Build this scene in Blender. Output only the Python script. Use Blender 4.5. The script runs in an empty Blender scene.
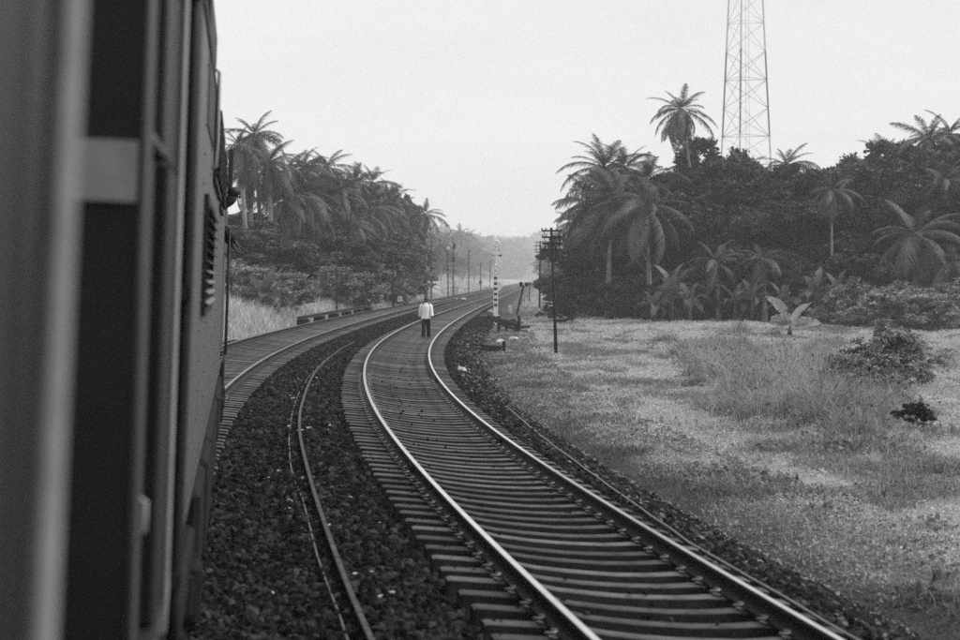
import bpy, bmesh, math, random
import numpy as np
from mathutils import Matrix, Vector
R = math.radians
random.seed(7)
rng = np.random.default_rng(11)
scene = bpy.context.scene
col = scene.collection

# ------------------------------------------------------------------ camera
CAM_H, FPX, HORIZON = 2.271, 1900.0, 278.5         # metres above rail head, focal length in photo pixels, horizon row
PITCH = math.atan((320 - HORIZON) / FPX)
cam = bpy.data.cameras.new('camera')
cam.sensor_width = 36.0
cam.lens = FPX * 36 / 960
cam.clip_start, cam.clip_end = 0.05, 9000
cam.dof.use_dof = True
cam.dof.focus_distance = 42
cam.dof.aperture_fstop = 2.6
cam_ob = bpy.data.objects.new('camera', cam)
cam_ob.location = (0, 0, CAM_H)
cam_ob.rotation_euler = (R(90) - PITCH, 0, 0)
col.objects.link(cam_ob)
scene.camera = cam_ob

# ------------------------------------------------------------------ sky, sun, exposure (a monochrome photograph)
SUN_EL, SUN_AZ = R(54), R(92)                      # azimuth measured from +Y towards +X
world = bpy.data.worlds.new('World')
scene.world = world
world.use_nodes = True
wn, wl = world.node_tree.nodes, world.node_tree.links
wn.clear()
sky = wn.new('ShaderNodeTexSky'); sky.sky_type = 'NISHITA'; sky.sun_disc = False
sky.sun_elevation, sky.sun_rotation = SUN_EL, SUN_AZ
sky.dust_density, sky.air_density, sky.ozone_density = 6.0, 1.4, 1.0
bw = wn.new('ShaderNodeRGBToBW')
tc = wn.new('ShaderNodeTexCoord')
mp = wn.new('ShaderNodeMapping'); mp.inputs['Scale'].default_value = (2.2, 2.2, 11)
nz = wn.new('ShaderNodeTexNoise'); nz.inputs['Scale'].default_value = 1.6; nz.inputs['Detail'].default_value = 5
mr = wn.new('ShaderNodeMapRange'); mr.inputs['From Min'].default_value = .3; mr.inputs['From Max'].default_value = .7
mr.inputs['To Min'].default_value = 4.3; mr.inputs['To Max'].default_value = 5.1
mix = wn.new('ShaderNodeMix'); mix.data_type = 'FLOAT'; mix.inputs[0].default_value = 0.84   # an even cloud deck over the clear sky
bg = wn.new('ShaderNodeBackground'); bg.inputs['Strength'].default_value = 0.12
wo = wn.new('ShaderNodeOutputWorld')
wl.new(sky.outputs[0], bw.inputs[0]); wl.new(tc.outputs['Generated'], mp.inputs[0]); wl.new(mp.outputs[0], nz.inputs['Vector'])
wl.new(nz.outputs['Fac'], mr.inputs['Value']); wl.new(bw.outputs[0], mix.inputs[2]); wl.new(mr.outputs[0], mix.inputs[3])
wl.new(mix.outputs[0], bg.inputs['Color']); wl.new(bg.outputs[0], wo.inputs[0])
sun = bpy.data.lights.new('sun', 'SUN'); sun.energy = 1.5; sun.angle = R(25)
sun_ob = bpy.data.objects.new('sun', sun); col.objects.link(sun_ob)
sd = Vector((math.cos(SUN_EL) * math.sin(SUN_AZ), math.cos(SUN_EL) * math.cos(SUN_AZ), math.sin(SUN_EL)))
sun_ob.rotation_euler = sd.to_track_quat('Z', 'Y').to_euler()
vs = scene.view_settings
vs.view_transform, vs.look, vs.exposure, vs.gamma, vs.use_curve_mapping = 'Standard', 'None', 0.72, 1.0, False
scene.cycles.use_denoising = False          # the little noise left stands for the film grain
scene.cycles.max_bounces = 6; scene.cycles.diffuse_bounces = 3; scene.cycles.glossy_bounces = 2
scene.cycles.transmission_bounces = 2; scene.cycles.volume_bounces = 2; scene.cycles.transparent_max_bounces = 4

# ------------------------------------------------------------------ helpers
def mesh_of(name, verts, faces, mat=None, smooth=False, mats=None, fmat=None):
    me = bpy.data.meshes.new(name)
    if isinstance(verts, np.ndarray) and isinstance(faces, np.ndarray):
        nv, (nf, k) = len(verts), faces.shape
        me.vertices.add(nv); me.vertices.foreach_set('co', verts.astype(np.float32).ravel())
        me.loops.add(nf * k); me.loops.foreach_set('vertex_index', faces.astype(np.int32).ravel())
        me.polygons.add(nf); me.polygons.foreach_set('loop_start', np.arange(0, nf * k, k, dtype=np.int32))
        me.polygons.foreach_set('loop_total', np.full(nf, k, dtype=np.int32))
        me.update(calc_edges=True)
    else:
        me.from_pydata([tuple(v) for v in verts], [], [tuple(f) for f in faces]); me.update()
    for m in (mats or ([mat] if mat else [])): me.materials.append(m)
    if fmat is not None: me.polygons.foreach_set('material_index', np.asarray(fmat, dtype=np.int32))
    if smooth: me.polygons.foreach_set('use_smooth', np.ones(len(me.polygons), dtype=bool))
    return me
def link(name, me, parent=None, M=None):
    o = bpy.data.objects.new(name, me); col.objects.link(o)
    if parent is not None: o.parent = parent
    if M is not None: o.matrix_basis = M
    return o
def tag(o, label=None, cat=None, group=None, kind=None):
    if label: o['label'] = label
    if cat: o['category'] = cat
    if group: o['group'] = group
    if kind: o['kind'] = kind
    return o
def empty(name, loc=(0, 0, 0), rz=0, M=None):
    o = bpy.data.objects.new(name, None); o.empty_display_size = .2; col.objects.link(o)
    if M is not None: o.matrix_basis = M
    else: o.location = loc; o.rotation_euler = (0, 0, rz)
    return o
class MB:                                            # collects simple solids, builds ONE mesh
    def __init__(s): s.v = []; s.f = []
    def add(s, v, f):
        b = len(s.v); s.v += [tuple(p) for p in v]; s.f += [tuple(i + b for i in q) for q in f]; return s
    def box(s, x0, x1, y0, y1, z0, z1, bev=0.0, M=None):
        b = min(bev, (x1 - x0) / 3, (y1 - y0) / 3, (z1 - z0) / 3)
        if b <= 0:
            v = [(x, y, z) for z in (z0, z1) for (x, y) in ((x0, y0), (x1, y0), (x1, y1), (x0, y1))]
            f = [(3, 2, 1, 0), (4, 5, 6, 7), (0, 1, 5, 4), (1, 2, 6, 5), (2, 3, 7, 6), (3, 0, 4, 7)]
        else:
            v, f = [], []
            for z, i in ((z0, b), (z0 + b, 0), (z1 - b, 0), (z1, b)):
                v += [(x0 + i, y0 + b + i, z), (x0 + b + i, y0 + i, z), (x1 - b - i, y0 + i, z), (x1 - i, y0 + b + i, z),
                      (x1 - i, y1 - b - i, z), (x1 - b - i, y1 - i, z), (x0 + b + i, y1 - i, z), (x0 + i, y1 - b - i, z)]
            f = [tuple(range(7, -1, -1)), tuple(range(24, 32))]
            for r in range(3):
                for k in range(8): f.append((r * 8 + k, r * 8 + (k + 1) % 8, r * 8 + 8 + (k + 1) % 8, r * 8 + 8 + k))
        if M is not None: v = [M @ Vector(p) for p in v]
        return s.add(v, f)
    def tube(s, pts, rad, n=8, cap=True, ry=None):
        pts = [Vector(p) for p in pts]; m = len(pts)
        rad = rad if hasattr(rad, '__len__') else [rad] * m
        ry = rad if ry is None else ry
        v, f = [], []
        t0 = (pts[1] - pts[0]).normalized()
        ref = Vector((0, 0, 1)) if abs(t0.z) < .9 else Vector((0, 1, 0))
        u = ref.cross(t0).normalized()
        for i in range(m):
            t = (pts[min(i + 1, m - 1)] - pts[max(i - 1, 0)]).normalized()
            u = (u - t * u.dot(t)).normalized(); w = t.cross(u)
            for k in range(n):
                a = 2 * math.pi * k / n
                v.append(pts[i] + u * (math.cos(a) * rad[i]) + w * (math.sin(a) * ry[i]))
        for i in range(m - 1):
            for k in range(n): f.append((i * n + k, i * n + (k + 1) % n, (i + 1) * n + (k + 1) % n, (i + 1) * n + k))
        if cap: f += [tuple(range(n - 1, -1, -1)), tuple(range((m - 1) * n, m * n))]
        return s.add(v, f)
    def ball(s, c, rx, ry, rz, n=10, m=7):
        v, f = [], []
        for i in range(m + 1):
            a = math.pi * i / m - math.pi / 2
            rr = max(math.cos(a), .02)
            for k in range(n):
                b = 2 * math.pi * k / n
                v.append((c[0] + rx * rr * math.cos(b), c[1] + ry * rr * math.sin(b), c[2] + rz * math.sin(a)))
        for i in range(m):
            for k in range(n): f.append((i * n + k, i * n + (k + 1) % n, (i + 1) * n + (k + 1) % n, (i + 1) * n + k))
        f += [tuple(range(n - 1, -1, -1)), tuple(range(m * n, m * n + n))]
        return s.add(v, f)
    def mesh(s, name, mat, smooth=False): return mesh_of(name, s.v, s.f, mat, smooth)
    def build(s, name, mat, parent=None, M=None, smooth=False): return link(name, s.mesh(name, mat, smooth), parent, M)

def grey(v): return (v, v, v, 1)
def mat(name, lo, hi=None, rough=.7, scale=4.0, bump=0.0, bscale=None, metal=0.0, obj_var=0.0, obj_pow=0.0, spec=.3, detail=6, dist=.02, attr=None, world_space=False):
    m = bpy.data.materials.new(name); m.use_nodes = True
    n, l = m.node_tree.nodes, m.node_tree.links
    b = n['Principled BSDF']
    b.inputs['Roughness'].default_value = rough; b.inputs['Metallic'].default_value = metal
    b.inputs['Specular IOR Level'].default_value = spec
    hi = lo if hi is None else hi
    if world_space:
        g = n.new('ShaderNodeNewGeometry'); vec = g.outputs['Position']
    else:
        t = n.new('ShaderNodeTexCoord'); vec = t.outputs['Object']
    nt = n.new('ShaderNodeTexNoise'); nt.inputs['Scale'].default_value = scale; nt.inputs['Detail'].default_value = detail
    nt.inputs['Roughness'].default_value = .62
    l.new(vec, nt.inputs['Vector'])
    cr = n.new('ShaderNodeMapRange'); cr.inputs['From Min'].default_value = .3; cr.inputs['From Max'].default_value = .7
    cr.inputs['To Min'].default_value = lo; cr.inputs['To Max'].default_value = hi
    l.new(nt.outputs['Fac'], cr.inputs['Value'])
    out = cr.outputs[0]
    if obj_var:
        oi = n.new('ShaderNodeObjectInfo')
        v = n.new('ShaderNodeMapRange'); v.inputs['To Min'].default_value = 1 - obj_var; v.inputs['To Max'].default_value = 1 + obj_var
        l.new(oi.outputs['Random'], v.inputs['Value'])
        mu = n.new('ShaderNodeMath'); mu.operation = 'MULTIPLY'; l.new(out, mu.inputs[0]); l.new(v.outputs[0], mu.inputs[1]); out = mu.outputs[0]
    if obj_pow:                                         # mostly dull with a few much paler ones
        oi = n.new('ShaderNodeObjectInfo'); pw = n.new('ShaderNodeMath'); pw.operation = 'POWER'; pw.inputs[1].default_value = obj_pow
        l.new(oi.outputs['Random'], pw.inputs[0]); ma = n.new('ShaderNodeMath'); ma.operation = 'MULTIPLY_ADD'; ma.inputs[1].default_value = 3.0; ma.inputs[2].default_value = .3
        l.new(pw.outputs[0], ma.inputs[0]); mu = n.new('ShaderNodeMath'); mu.operation = 'MULTIPLY'; l.new(out, mu.inputs[0]); l.new(ma.outputs[0], mu.inputs[1]); out = mu.outputs[0]
    if attr:
        at = n.new('ShaderNodeAttribute'); at.attribute_name = attr
        mu = n.new('ShaderNodeMath'); mu.operation = 'MULTIPLY'; l.new(out, mu.inputs[0]); l.new(at.outputs['Fac'], mu.inputs[1]); out = mu.outputs[0]
    l.new(out, b.inputs['Base Color'])
    if bump:
        n2 = n.new('ShaderNodeTexNoise'); n2.inputs['Scale'].default_value = bscale or scale * 3; n2.inputs['Detail'].default_value = 6
        l.new(vec, n2.inputs['Vector'])
        bp = n.new('ShaderNodeBump'); bp.inputs['Strength'].default_value = bump; bp.inputs['Distance'].default_value = dist
        l.new(n2.outputs['Fac'], bp.inputs['Height']); l.new(bp.outputs[0], b.inputs['Normal'])
    return m
def leaf_mat(name, lo, hi, scale, rough=.5, var=.15, transl=.25, attr=None, spec=.3):
    m = mat(name, lo, hi, rough, scale, obj_var=var, spec=spec, attr=attr)
    n, l = m.node_tree.nodes, m.node_tree.links
    b = n['Principled BSDF']; o = n['Material Output']
    src = b.inputs['Base Color'].links[0].from_socket
    tr = n.new('ShaderNodeBsdfTranslucent'); l.new(src, tr.inputs['Color'])
    mx = n.new('ShaderNodeMixShader'); mx.inputs[0].default_value = transl
    l.new(b.outputs[0], mx.inputs[1]); l.new(tr.outputs[0], mx.inputs[2]); l.new(mx.outputs[0], o.inputs['Surface'])
    return m

M = {}
M['soil'] = mat('soil', .72, 1.28, .95, 2.2, bump=1.0, bscale=5, world_space=True, spec=.05, dist=.15, attr='tone')
M['ballast'] = mat('ballast', .3, 1.7, .9, 9, bump=1.0, bscale=16, world_space=True, spec=.1, dist=.06, attr='tone')
M['stone'] = mat('stone', .005, .026, .8, 11, obj_pow=3.0, world_space=True, spec=.08, detail=3)
M['gravel'] = mat('gravel', .035, .10, .85, 6, obj_pow=2.0, world_space=True, spec=.08, detail=3)
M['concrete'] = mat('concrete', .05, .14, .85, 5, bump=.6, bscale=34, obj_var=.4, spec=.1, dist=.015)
M['concrete_flank'] = mat('concrete_flank', .009, .024, .9, 7, bump=.3, bscale=30, obj_var=.25, spec=.1, dist=.01)   # much darker tone for sleeper flanks, ends and undersides
M['rail_side'] = mat('rail_side', .012, .032, .75, 14, bump=.3, bscale=60, spec=.25, dist=.004)
M['rail_top'] = mat('rail_top', .6, .92, .2, 2.4, metal=1.0, bump=.08, bscale=18, dist=.004)
M['clip'] = mat('clip', .16, .3, .45, 30, metal=.5, spec=.5)
M['old_rail'] = mat('old_rail', .008, .12, .7, 9, bump=.3, bscale=30, spec=.15, dist=.01)
M['wire'] = mat('wire', .08, .17, .5, 8, metal=.2)
M['paint'] = mat('paint', .011, .021, .55, 1.3, bump=.05, bscale=4, spec=.25, dist=.02)
M['paint_mid'] = mat('paint_mid', .075, .115, .5, 2.3, bump=.05, bscale=4, spec=.3, dist=.02)
M['paint_light'] = mat('paint_light', .05, .085, .4, 2, spec=.5)
M['stripe'] = mat('stripe', .16, .27, .5, 6, spec=.4)
M['handrail'] = mat('handrail', .26, .36, .35, 3, spec=.5)
M['black_metal'] = mat('black_metal', .008, .02, .55, 5, spec=.35)
M['dark_void'] = mat('dark_void', .006, .012, .8, 5, spec=.1)
M['underframe'] = mat('underframe', .006, .016, .85, 7, bump=.3, bscale=25, spec=.15, dist=.01)
M['pole_wood'] = mat('pole_wood', .018, .045, .85, 8, bump=.3, bscale=30, spec=.15, dist=.01)
M['porcelain'] = mat('porcelain', .25, .4, .25, 5)
M['white_paint'] = mat('white_paint', .6, .82, .6, 6)
M['black_paint'] = mat('black_paint', .012, .025, .6, 6)
M['galv'] = mat('galv', .5, .65, .5, 2)
M['tower_dark'] = mat('tower_dark', .2, .28, .6, 2)
M['box_paint'] = mat('box_paint', .35, .5, .6, 3)
M['white_stone'] = mat('white_stone', .35, .55, .8, 7, bump=.3, bscale=20)
M['bark_palm'] = mat('bark_palm', .14, .30, .9, 3, bump=.5, bscale=9, spec=.1, dist=.03)
M['bark'] = mat('bark', .035, .09, .9, 3, bump=.5, bscale=9, spec=.1, dist=.03)
M['frond'] = leaf_mat('frond', .055, .105, .5, .5, .28, .22, spec=.25)
M['leaf_dark'] = leaf_mat('leaf_dark', .018, .056, .45, .6, .3, .2, attr='tone', spec=.12)
M['leaf_mid'] = leaf_mat('leaf_mid', .08, .16, .45, .6, .25, .25, attr='tone', spec=.12)
M['leaf_olive'] = leaf_mat('leaf_olive', .04, .095, .45, .55, .3, .22, attr='tone', spec=.2)
M['banana'] = leaf_mat('banana', .08, .15, .9, .5, .25, .3, spec=.25)
M['banana_pale'] = leaf_mat('banana_pale', .26, .42, .9, .4, .1, .4, spec=.4)
M['leaf_field'] = leaf_mat('leaf_field', .17, .34, .9, .6, .15, .25, attr='tone', spec=.15)
M['grass'] = leaf_mat('grass', .9, 1.1, .5, .7, 0, .3, attr='tone', spec=.15)
M['skin'] = mat('skin', .035, .05, .5, 5)
M['hair'] = mat('hair', .008, .014, .5, 30)
M['shirt'] = mat('shirt', .68, .82, .85, 4, bump=.4, bscale=9, spec=.1, dist=.02)
M['trousers'] = mat('trousers', .014, .028, .85, 5, bump=.3, bscale=12, spec=.1, dist=.02)
M['sandal'] = mat('sandal', .02, .03, .6, 5)
M['dark_cloth'] = mat('dark_cloth', .015, .03, .85, 8, spec=.1)

# ------------------------------------------------------------------ track geometry (fitted to the photograph)
KN = np.array([0, 15, 30, 45, 60, 80, 110, 150, 200.])
KV = np.array([.00224, .00224, .00304, .00236, .00217, .00088, .00032, .00005, 0])
_y = np.arange(0, 1600.1, .25)
_k = np.interp(_y, KN, KV)
_s = -.17182 + np.concatenate([[0], np.cumsum((_k[1:] + _k[:-1]) / 2 * .25)])
_x = 3.41405 + np.concatenate([[0], np.cumsum((_s[1:] + _s[:-1]) / 2 * .25)])
def slope(y): return np.interp(y, _y, _s)
def xa(y):
    y = np.asarray(y, float)
    return np.where(y < 0, _x[0] + _s[0] * y, np.where(y > 1600, _x[-1] + _s[-1] * (y - 1600), np.interp(y, _y, _x)))
SPACING, ZB, CANT, GAUGE = 4.59, .139, .157, 1.745
def cantk(y): return CANT * np.interp(y, [0, 60, 160], [1, 1, 0]) / GAUGE      # left rail higher
def pos(y, t):                                       # lateral offset t (right +) from the near track's centre line
    s = slope(y); n = np.sqrt(1 + s * s)
    return xa(y) + t / n, y - t * s / n
def lat(x, y):
    s = slope(y); return (x - xa(y)) / np.sqrt(1 + s * s)
def sstep(a, b, t):
    u = np.clip((t - a) / (b - a), 0, 1); return u * u * (3 - 2 * u)
_tab = rng.random((64, 64))
def vnoise(x, y):
    x = np.asarray(x, float); y = np.asarray(y, float)
    i = np.floor(x).astype(int); j = np.floor(y).astype(int); u = x - i; v = y - j
    u = u * u * (3 - 2 * u); v = v * v * (3 - 2 * v)
    g = lambda a, b: _tab[a % 64, b % 64]
    return (g(i, j) * (1 - u) + g(i + 1, j) * u) * (1 - v) + (g(i, j + 1) * (1 - u) + g(i + 1, j + 1) * u) * v
def fbm(x, y): return vnoise(x, y) * .55 + vnoise(x * 2.1 + 7, y * 2.1 + 3) * .3 + vnoise(x * 4.3 + 1, y * 4.3 + 9) * .15
def gz(x, y):                                        # terrain height
    x = np.asarray(x, float); y = np.asarray(y, float)
    t = lat(x, y)
    right = -.80 + (fbm(x * .3, y * .2) - .5) * .6 * sstep(5, 9, t)
    left = -.55 + 2.1 * sstep(-7.4, -14, t) + (fbm(x * .3, y * .12) - .5) * .5 * sstep(-8, -12, t)
    return np.where(t > -2, -1.05 + (right + 1.05) * sstep(2.2, 3.6, t), -.75 + (left + .75) * sstep(-6.2, -7.2, t))
def bz(t, y):                                        # ballast height
    k = cantk(y)
    a = -.325 - .02 * sstep(1.3, .7, np.abs(t)) - np.clip(t, -1.75, 1.75) * k
    b = ZB - .30 - np.clip(t + SPACING, -1.75, 1.75) * k
    w = sstep(-2.75, -1.85, t)
    z = b * (1 - w) + a * w
    z = z - .75 * np.clip((t - 1.85) / 2.0, 0, 1) - .55 * np.clip((-6.45 - t) / 1.2, 0, 1)
    return z
def dirpx(px, py):
    d = Vector((px - 480, FPX * math.cos(PITCH) - (py - 320) * math.sin(PITCH), -FPX * math.sin(PITCH) - (py - 320) * math.cos(PITCH)))
    return d
def PT(px, py, Y):                                   # the point seen at a pixel at distance Y
    d = dirpx(px, py); k = Y / d.y
    return Vector((d.x * k, Y, CAM_H + d.z * k))
def ground_pt(px, Y):
    x = (px - 480) / FPX * Y; return Vector((x, Y, float(gz(x, Y))))

# ------------------------------------------------------------------ ground, ballast bed
def sheet(name, ys, ts, zf, material, use_t=True):
    V = np.zeros((len(ys), len(ts), 3))
    for i, y in enumerate(ys):
        x, yy = pos(np.full(len(ts), y), ts)
        if not use_t: yy = np.full(len(ts), y); x = xa(yy) + ts
        V[i, :, 0], V[i, :, 1] = x, yy
    V[:, :, 2] = zf(V[:, :, 0], V[:, :, 1], np.broadcast_to(ts, (len(ys), len(ts))))
    n, m = len(ys), len(ts)
    idx = np.arange(n * m).reshape(n, m)
    F = np.stack([idx[:-1, :-1], idx[:-1, 1:], idx[1:, 1:], idx[1:, :-1]], -1).reshape(-1, 4)
    return link(name, mesh_of(name, V.reshape(-1, 3), F, material, True))
ys = np.concatenate([np.arange(-40, 8, 4), 8 * 1.018 ** np.arange(0, 290), [1600, 2200, 3000, 3900]])
ts = np.concatenate([[-3000, -1200, -500, -200, -90, -50, -35, -25], np.arange(-20, -7.5, .8), [-7.4, -7, -6.6, -6, -3, 0, 2, 2.4, 2.8, 3.2, 3.6],
                     np.arange(4, 14, .5), np.arange(14, 50, 1.2), [52, 60, 75, 100, 160, 300, 700, 1500, 3000]])
def vtone(o, f):
    me = o.data; c = np.zeros(len(me.vertices) * 3, dtype=np.float32); me.vertices.foreach_get('co', c); c = c.reshape(-1, 3)
    at = me.attributes.new('tone', 'FLOAT', 'POINT'); at.data.foreach_set('value', f(c[:, 0].astype(float), c[:, 1].astype(float)).astype(np.float32)); return o
def patchiness(x, y): return sstep(.50, .64, fbm(x * .5 + 3, y * .3))
def turf(x, y):                                        # earth near the gravel, grey-green turf further out, darker weedy patches
    t = lat(x, y); out = np.maximum(sstep(3.4, 5.0, t), sstep(-7.2, -9, t))
    return .06 + out * (.27 - .17 * patchiness(x, y))
tag(vtone(sheet('ground', ys, ts, lambda x, y, t: gz(x, y), M['soil'], False), turf), 'rough grassy ground on both sides of the railway', kind='structure')
yb = np.concatenate([np.arange(-20, 60, .5), np.arange(60, 160, 1.5), np.arange(160, 900, 12)])
tb = np.concatenate([[-7.75, -7.2, -6.8, -6.45], np.arange(-6.2, 3.4, .28), [3.5, 4.0]])
def bed_tone(x, y):                                    # paler stone down the line and on the far track, earth mixed in on the shoulder
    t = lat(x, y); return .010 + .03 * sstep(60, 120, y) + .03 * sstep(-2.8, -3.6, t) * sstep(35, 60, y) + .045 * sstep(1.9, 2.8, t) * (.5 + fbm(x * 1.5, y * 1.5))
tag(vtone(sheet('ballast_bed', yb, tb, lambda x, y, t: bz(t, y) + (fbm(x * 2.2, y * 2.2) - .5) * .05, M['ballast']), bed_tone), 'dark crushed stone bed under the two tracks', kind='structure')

# loose stones on the bed: uncountable, instanced
def stones(name, material, bands, label, seats):
    P, S = [], []
    def scatter(y0, y1, t0, t1, dens, s0, s1):
        n = int((y1 - y0) * (t1 - t0) * dens)
        y = rng.uniform(y0, y1, n); t = rng.uniform(t0, t1, n)
        x, yy = pos(y, t)
        z = bz(t, y) + rng.uniform(-.02, .03, n)
        thin = (np.abs(t) < 1.3) & (rng.random(n) < .55)
        thin |= (t > 3.2) & (rng.random(n) < (t - 3.2) * .8)
        k = ~thin
        s = (s0 + (s1 - s0) * rng.random((n, 1)) ** 1.6 * 1.35) * rng.uniform(.5, 1.4, (n, 3))
        P.append(np.stack([x, yy, z], 1)[k]); S.append(s[k])
    for q in bands: scatter(*q)
    for Mx in seats:                                  # a few stones kicked up onto the sleepers
        for _ in range(random.randrange(2, 9)):
            p = Mx @ Vector((random.choice((random.uniform(-.75, .75), random.uniform(-1.3, -1.0), random.uniform(1.0, 1.3))), random.uniform(-.05, .05), -.01))
            P.append(np.array([p[:]])); S.append(np.array([[random.uniform(.012, .026) for _k in range(3)]]))
    P = np.concatenate(P); S = np.concatenate(S)
    me = bpy.data.meshes.new(name); me.vertices.add(len(P)); me.vertices.foreach_set('co', P.astype(np.float32).ravel())
    a = me.attributes.new('scl', 'FLOAT_VECTOR', 'POINT'); a.data.foreach_set('vector', S.astype(np.float32).ravel())
    a = me.attributes.new('rot', 'FLOAT_VECTOR', 'POINT'); a.data.foreach_set('vector', rng.uniform(0, 6.28, (len(P), 3)).astype(np.float32).ravel())
    o = link(name, me)
    g = bpy.data.node_groups.new('stones', 'GeometryNodeTree')
    g.interface.new_socket('Geometry', in_out='INPUT', socket_type='NodeSocketGeometry')
    g.interface.new_socket('Geometry', in_out='OUTPUT', socket_type='NodeSocketGeometry')
    N, L = g.nodes, g.links
    gi, go = N.new('NodeGroupInput'), N.new('NodeGroupOutput')
    ico = N.new('GeometryNodeMeshIcoSphere'); ico.inputs['Radius'].default_value = 1; ico.inputs['Subdivisions'].default_value = 1
    sp = N.new('GeometryNodeSetPosition'); nt = N.new('ShaderNodeTexNoise'); nt.inputs['Scale'].default_value = 1.9
    sub = N.new('ShaderNodeVectorMath'); sub.operation = 'SUBTRACT'; sub.inputs[1].default_value = (.5, .5, .5)
    mul = N.new('ShaderNodeVectorMath'); mul.operation = 'SCALE'; mul.inputs['Scale'].default_value = 1.5
    L.new(nt.outputs['Color'], sub.inputs[0]); L.new(sub.outputs[0], mul.inputs[0]); L.new(mul.outputs[0], sp.inputs['Offset'])
    L.new(ico.outputs[0], sp.inputs['Geometry'])
    sm = N.new('GeometryNodeSetMaterial'); sm.inputs['Material'].default_value = material
    L.new(sp.outputs[0], sm.inputs['Geometry'])
    ip = N.new('GeometryNodeInstanceOnPoints')
    na = N.new('GeometryNodeInputNamedAttribute'); na.data_type = 'FLOAT_VECTOR'; na.inputs['Name'].default_value = 'scl'
    nb = N.new('GeometryNodeInputNamedAttribute'); nb.data_type = 'FLOAT_VECTOR'; nb.inputs['Name'].default_value = 'rot'
    er = N.new('FunctionNodeEulerToRotation')
    L.new(gi.outputs[0], ip.inputs['Points']); L.new(sm.outputs[0], ip.inputs['Instance'])
    L.new(na.outputs[0], ip.inputs['Scale']); L.new(nb.outputs[0], er.inputs[0]); L.new(er.outputs[0], ip.inputs['Rotation'])
    L.new(ip.outputs[0], go.inputs[0])
    o.modifiers.new('stones', 'NODES').node_group = g
    me.materials.append(material)
    tag(o, label, 'gravel', kind='stuff')
# ------------------------------------------------------------------ tracks
RAIL = [(-.070, -.150), (.070, -.150), (.070, -.139), (.016, -.124), (.010, -.105), (.010, -.045), (.034, -.036), (.036, -.010), (.027, 0),
        (-.027, 0), (-.036, -.010), (-.034, -.036), (-.010, -.045), (-.010, -.105), (-.016, -.124), (-.070, -.139)]
def sweep(ys, tf, zf, prof, kf=None):
    V, n, m = [], len(ys), len(prof)
    for y in ys:
        x, yy = pos(y, tf(y)); s = float(slope(y)); q = math.sqrt(1 + s * s)
        k = float(kf(y)) if kf else 0.0
        for (a, b) in prof: V.append((float(x) + a / q, float(yy) - a * s / q, zf(y) + b - a * k))
    F, fm = [], []
    for i in range(n - 1):
        for j in range(m):
            F.append((i * m + j, i * m + (j + 1) % m, (i + 1) * m + (j + 1) % m, (i + 1) * m + j)); fm.append(1 if j == 8 and m == 16 else 0)
    F += [tuple(range(m - 1, -1, -1)), tuple(range((n - 1) * m, n * m))]; fm += [0, 0]
    return V, F, fm
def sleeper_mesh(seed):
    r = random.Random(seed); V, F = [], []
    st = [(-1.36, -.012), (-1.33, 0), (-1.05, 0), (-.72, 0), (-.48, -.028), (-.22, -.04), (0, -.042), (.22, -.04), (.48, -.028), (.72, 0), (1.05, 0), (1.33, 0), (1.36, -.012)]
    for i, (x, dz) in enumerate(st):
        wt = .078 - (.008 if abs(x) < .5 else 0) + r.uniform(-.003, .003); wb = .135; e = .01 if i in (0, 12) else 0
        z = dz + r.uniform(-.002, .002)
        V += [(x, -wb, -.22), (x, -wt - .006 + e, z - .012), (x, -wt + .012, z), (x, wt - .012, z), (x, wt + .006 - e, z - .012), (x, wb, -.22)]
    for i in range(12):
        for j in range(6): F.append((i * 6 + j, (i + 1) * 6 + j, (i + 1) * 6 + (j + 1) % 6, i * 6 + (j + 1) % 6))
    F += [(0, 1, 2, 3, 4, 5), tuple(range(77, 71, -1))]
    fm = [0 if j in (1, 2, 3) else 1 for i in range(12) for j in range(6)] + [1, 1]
    return mesh_of('sleeper', V, F, mats=[M['concrete'], M['concrete_flank']], fmat=fm)
SEATS = []
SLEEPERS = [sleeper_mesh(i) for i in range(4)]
def clip_mesh():
    b = MB(); pts = []
    for i in range(9):
        a = -.3 + i / 8 * 4.9
        pts.append((.035 + .030 * math.cos(a), .0 + .036 * math.sin(a), .022 + .012 * math.sin(a * .5)))
    pts = [(x * 1.25, y * 1.35, z * 1.3) for x, y, z in pts]
    b.tube(pts, .012, 5)
    b.box(-.005, .055, -.045, .045, 0, .012)
    return b.mesh('rail_clip', M['clip'], True)
CLIP = clip_mesh()
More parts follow.
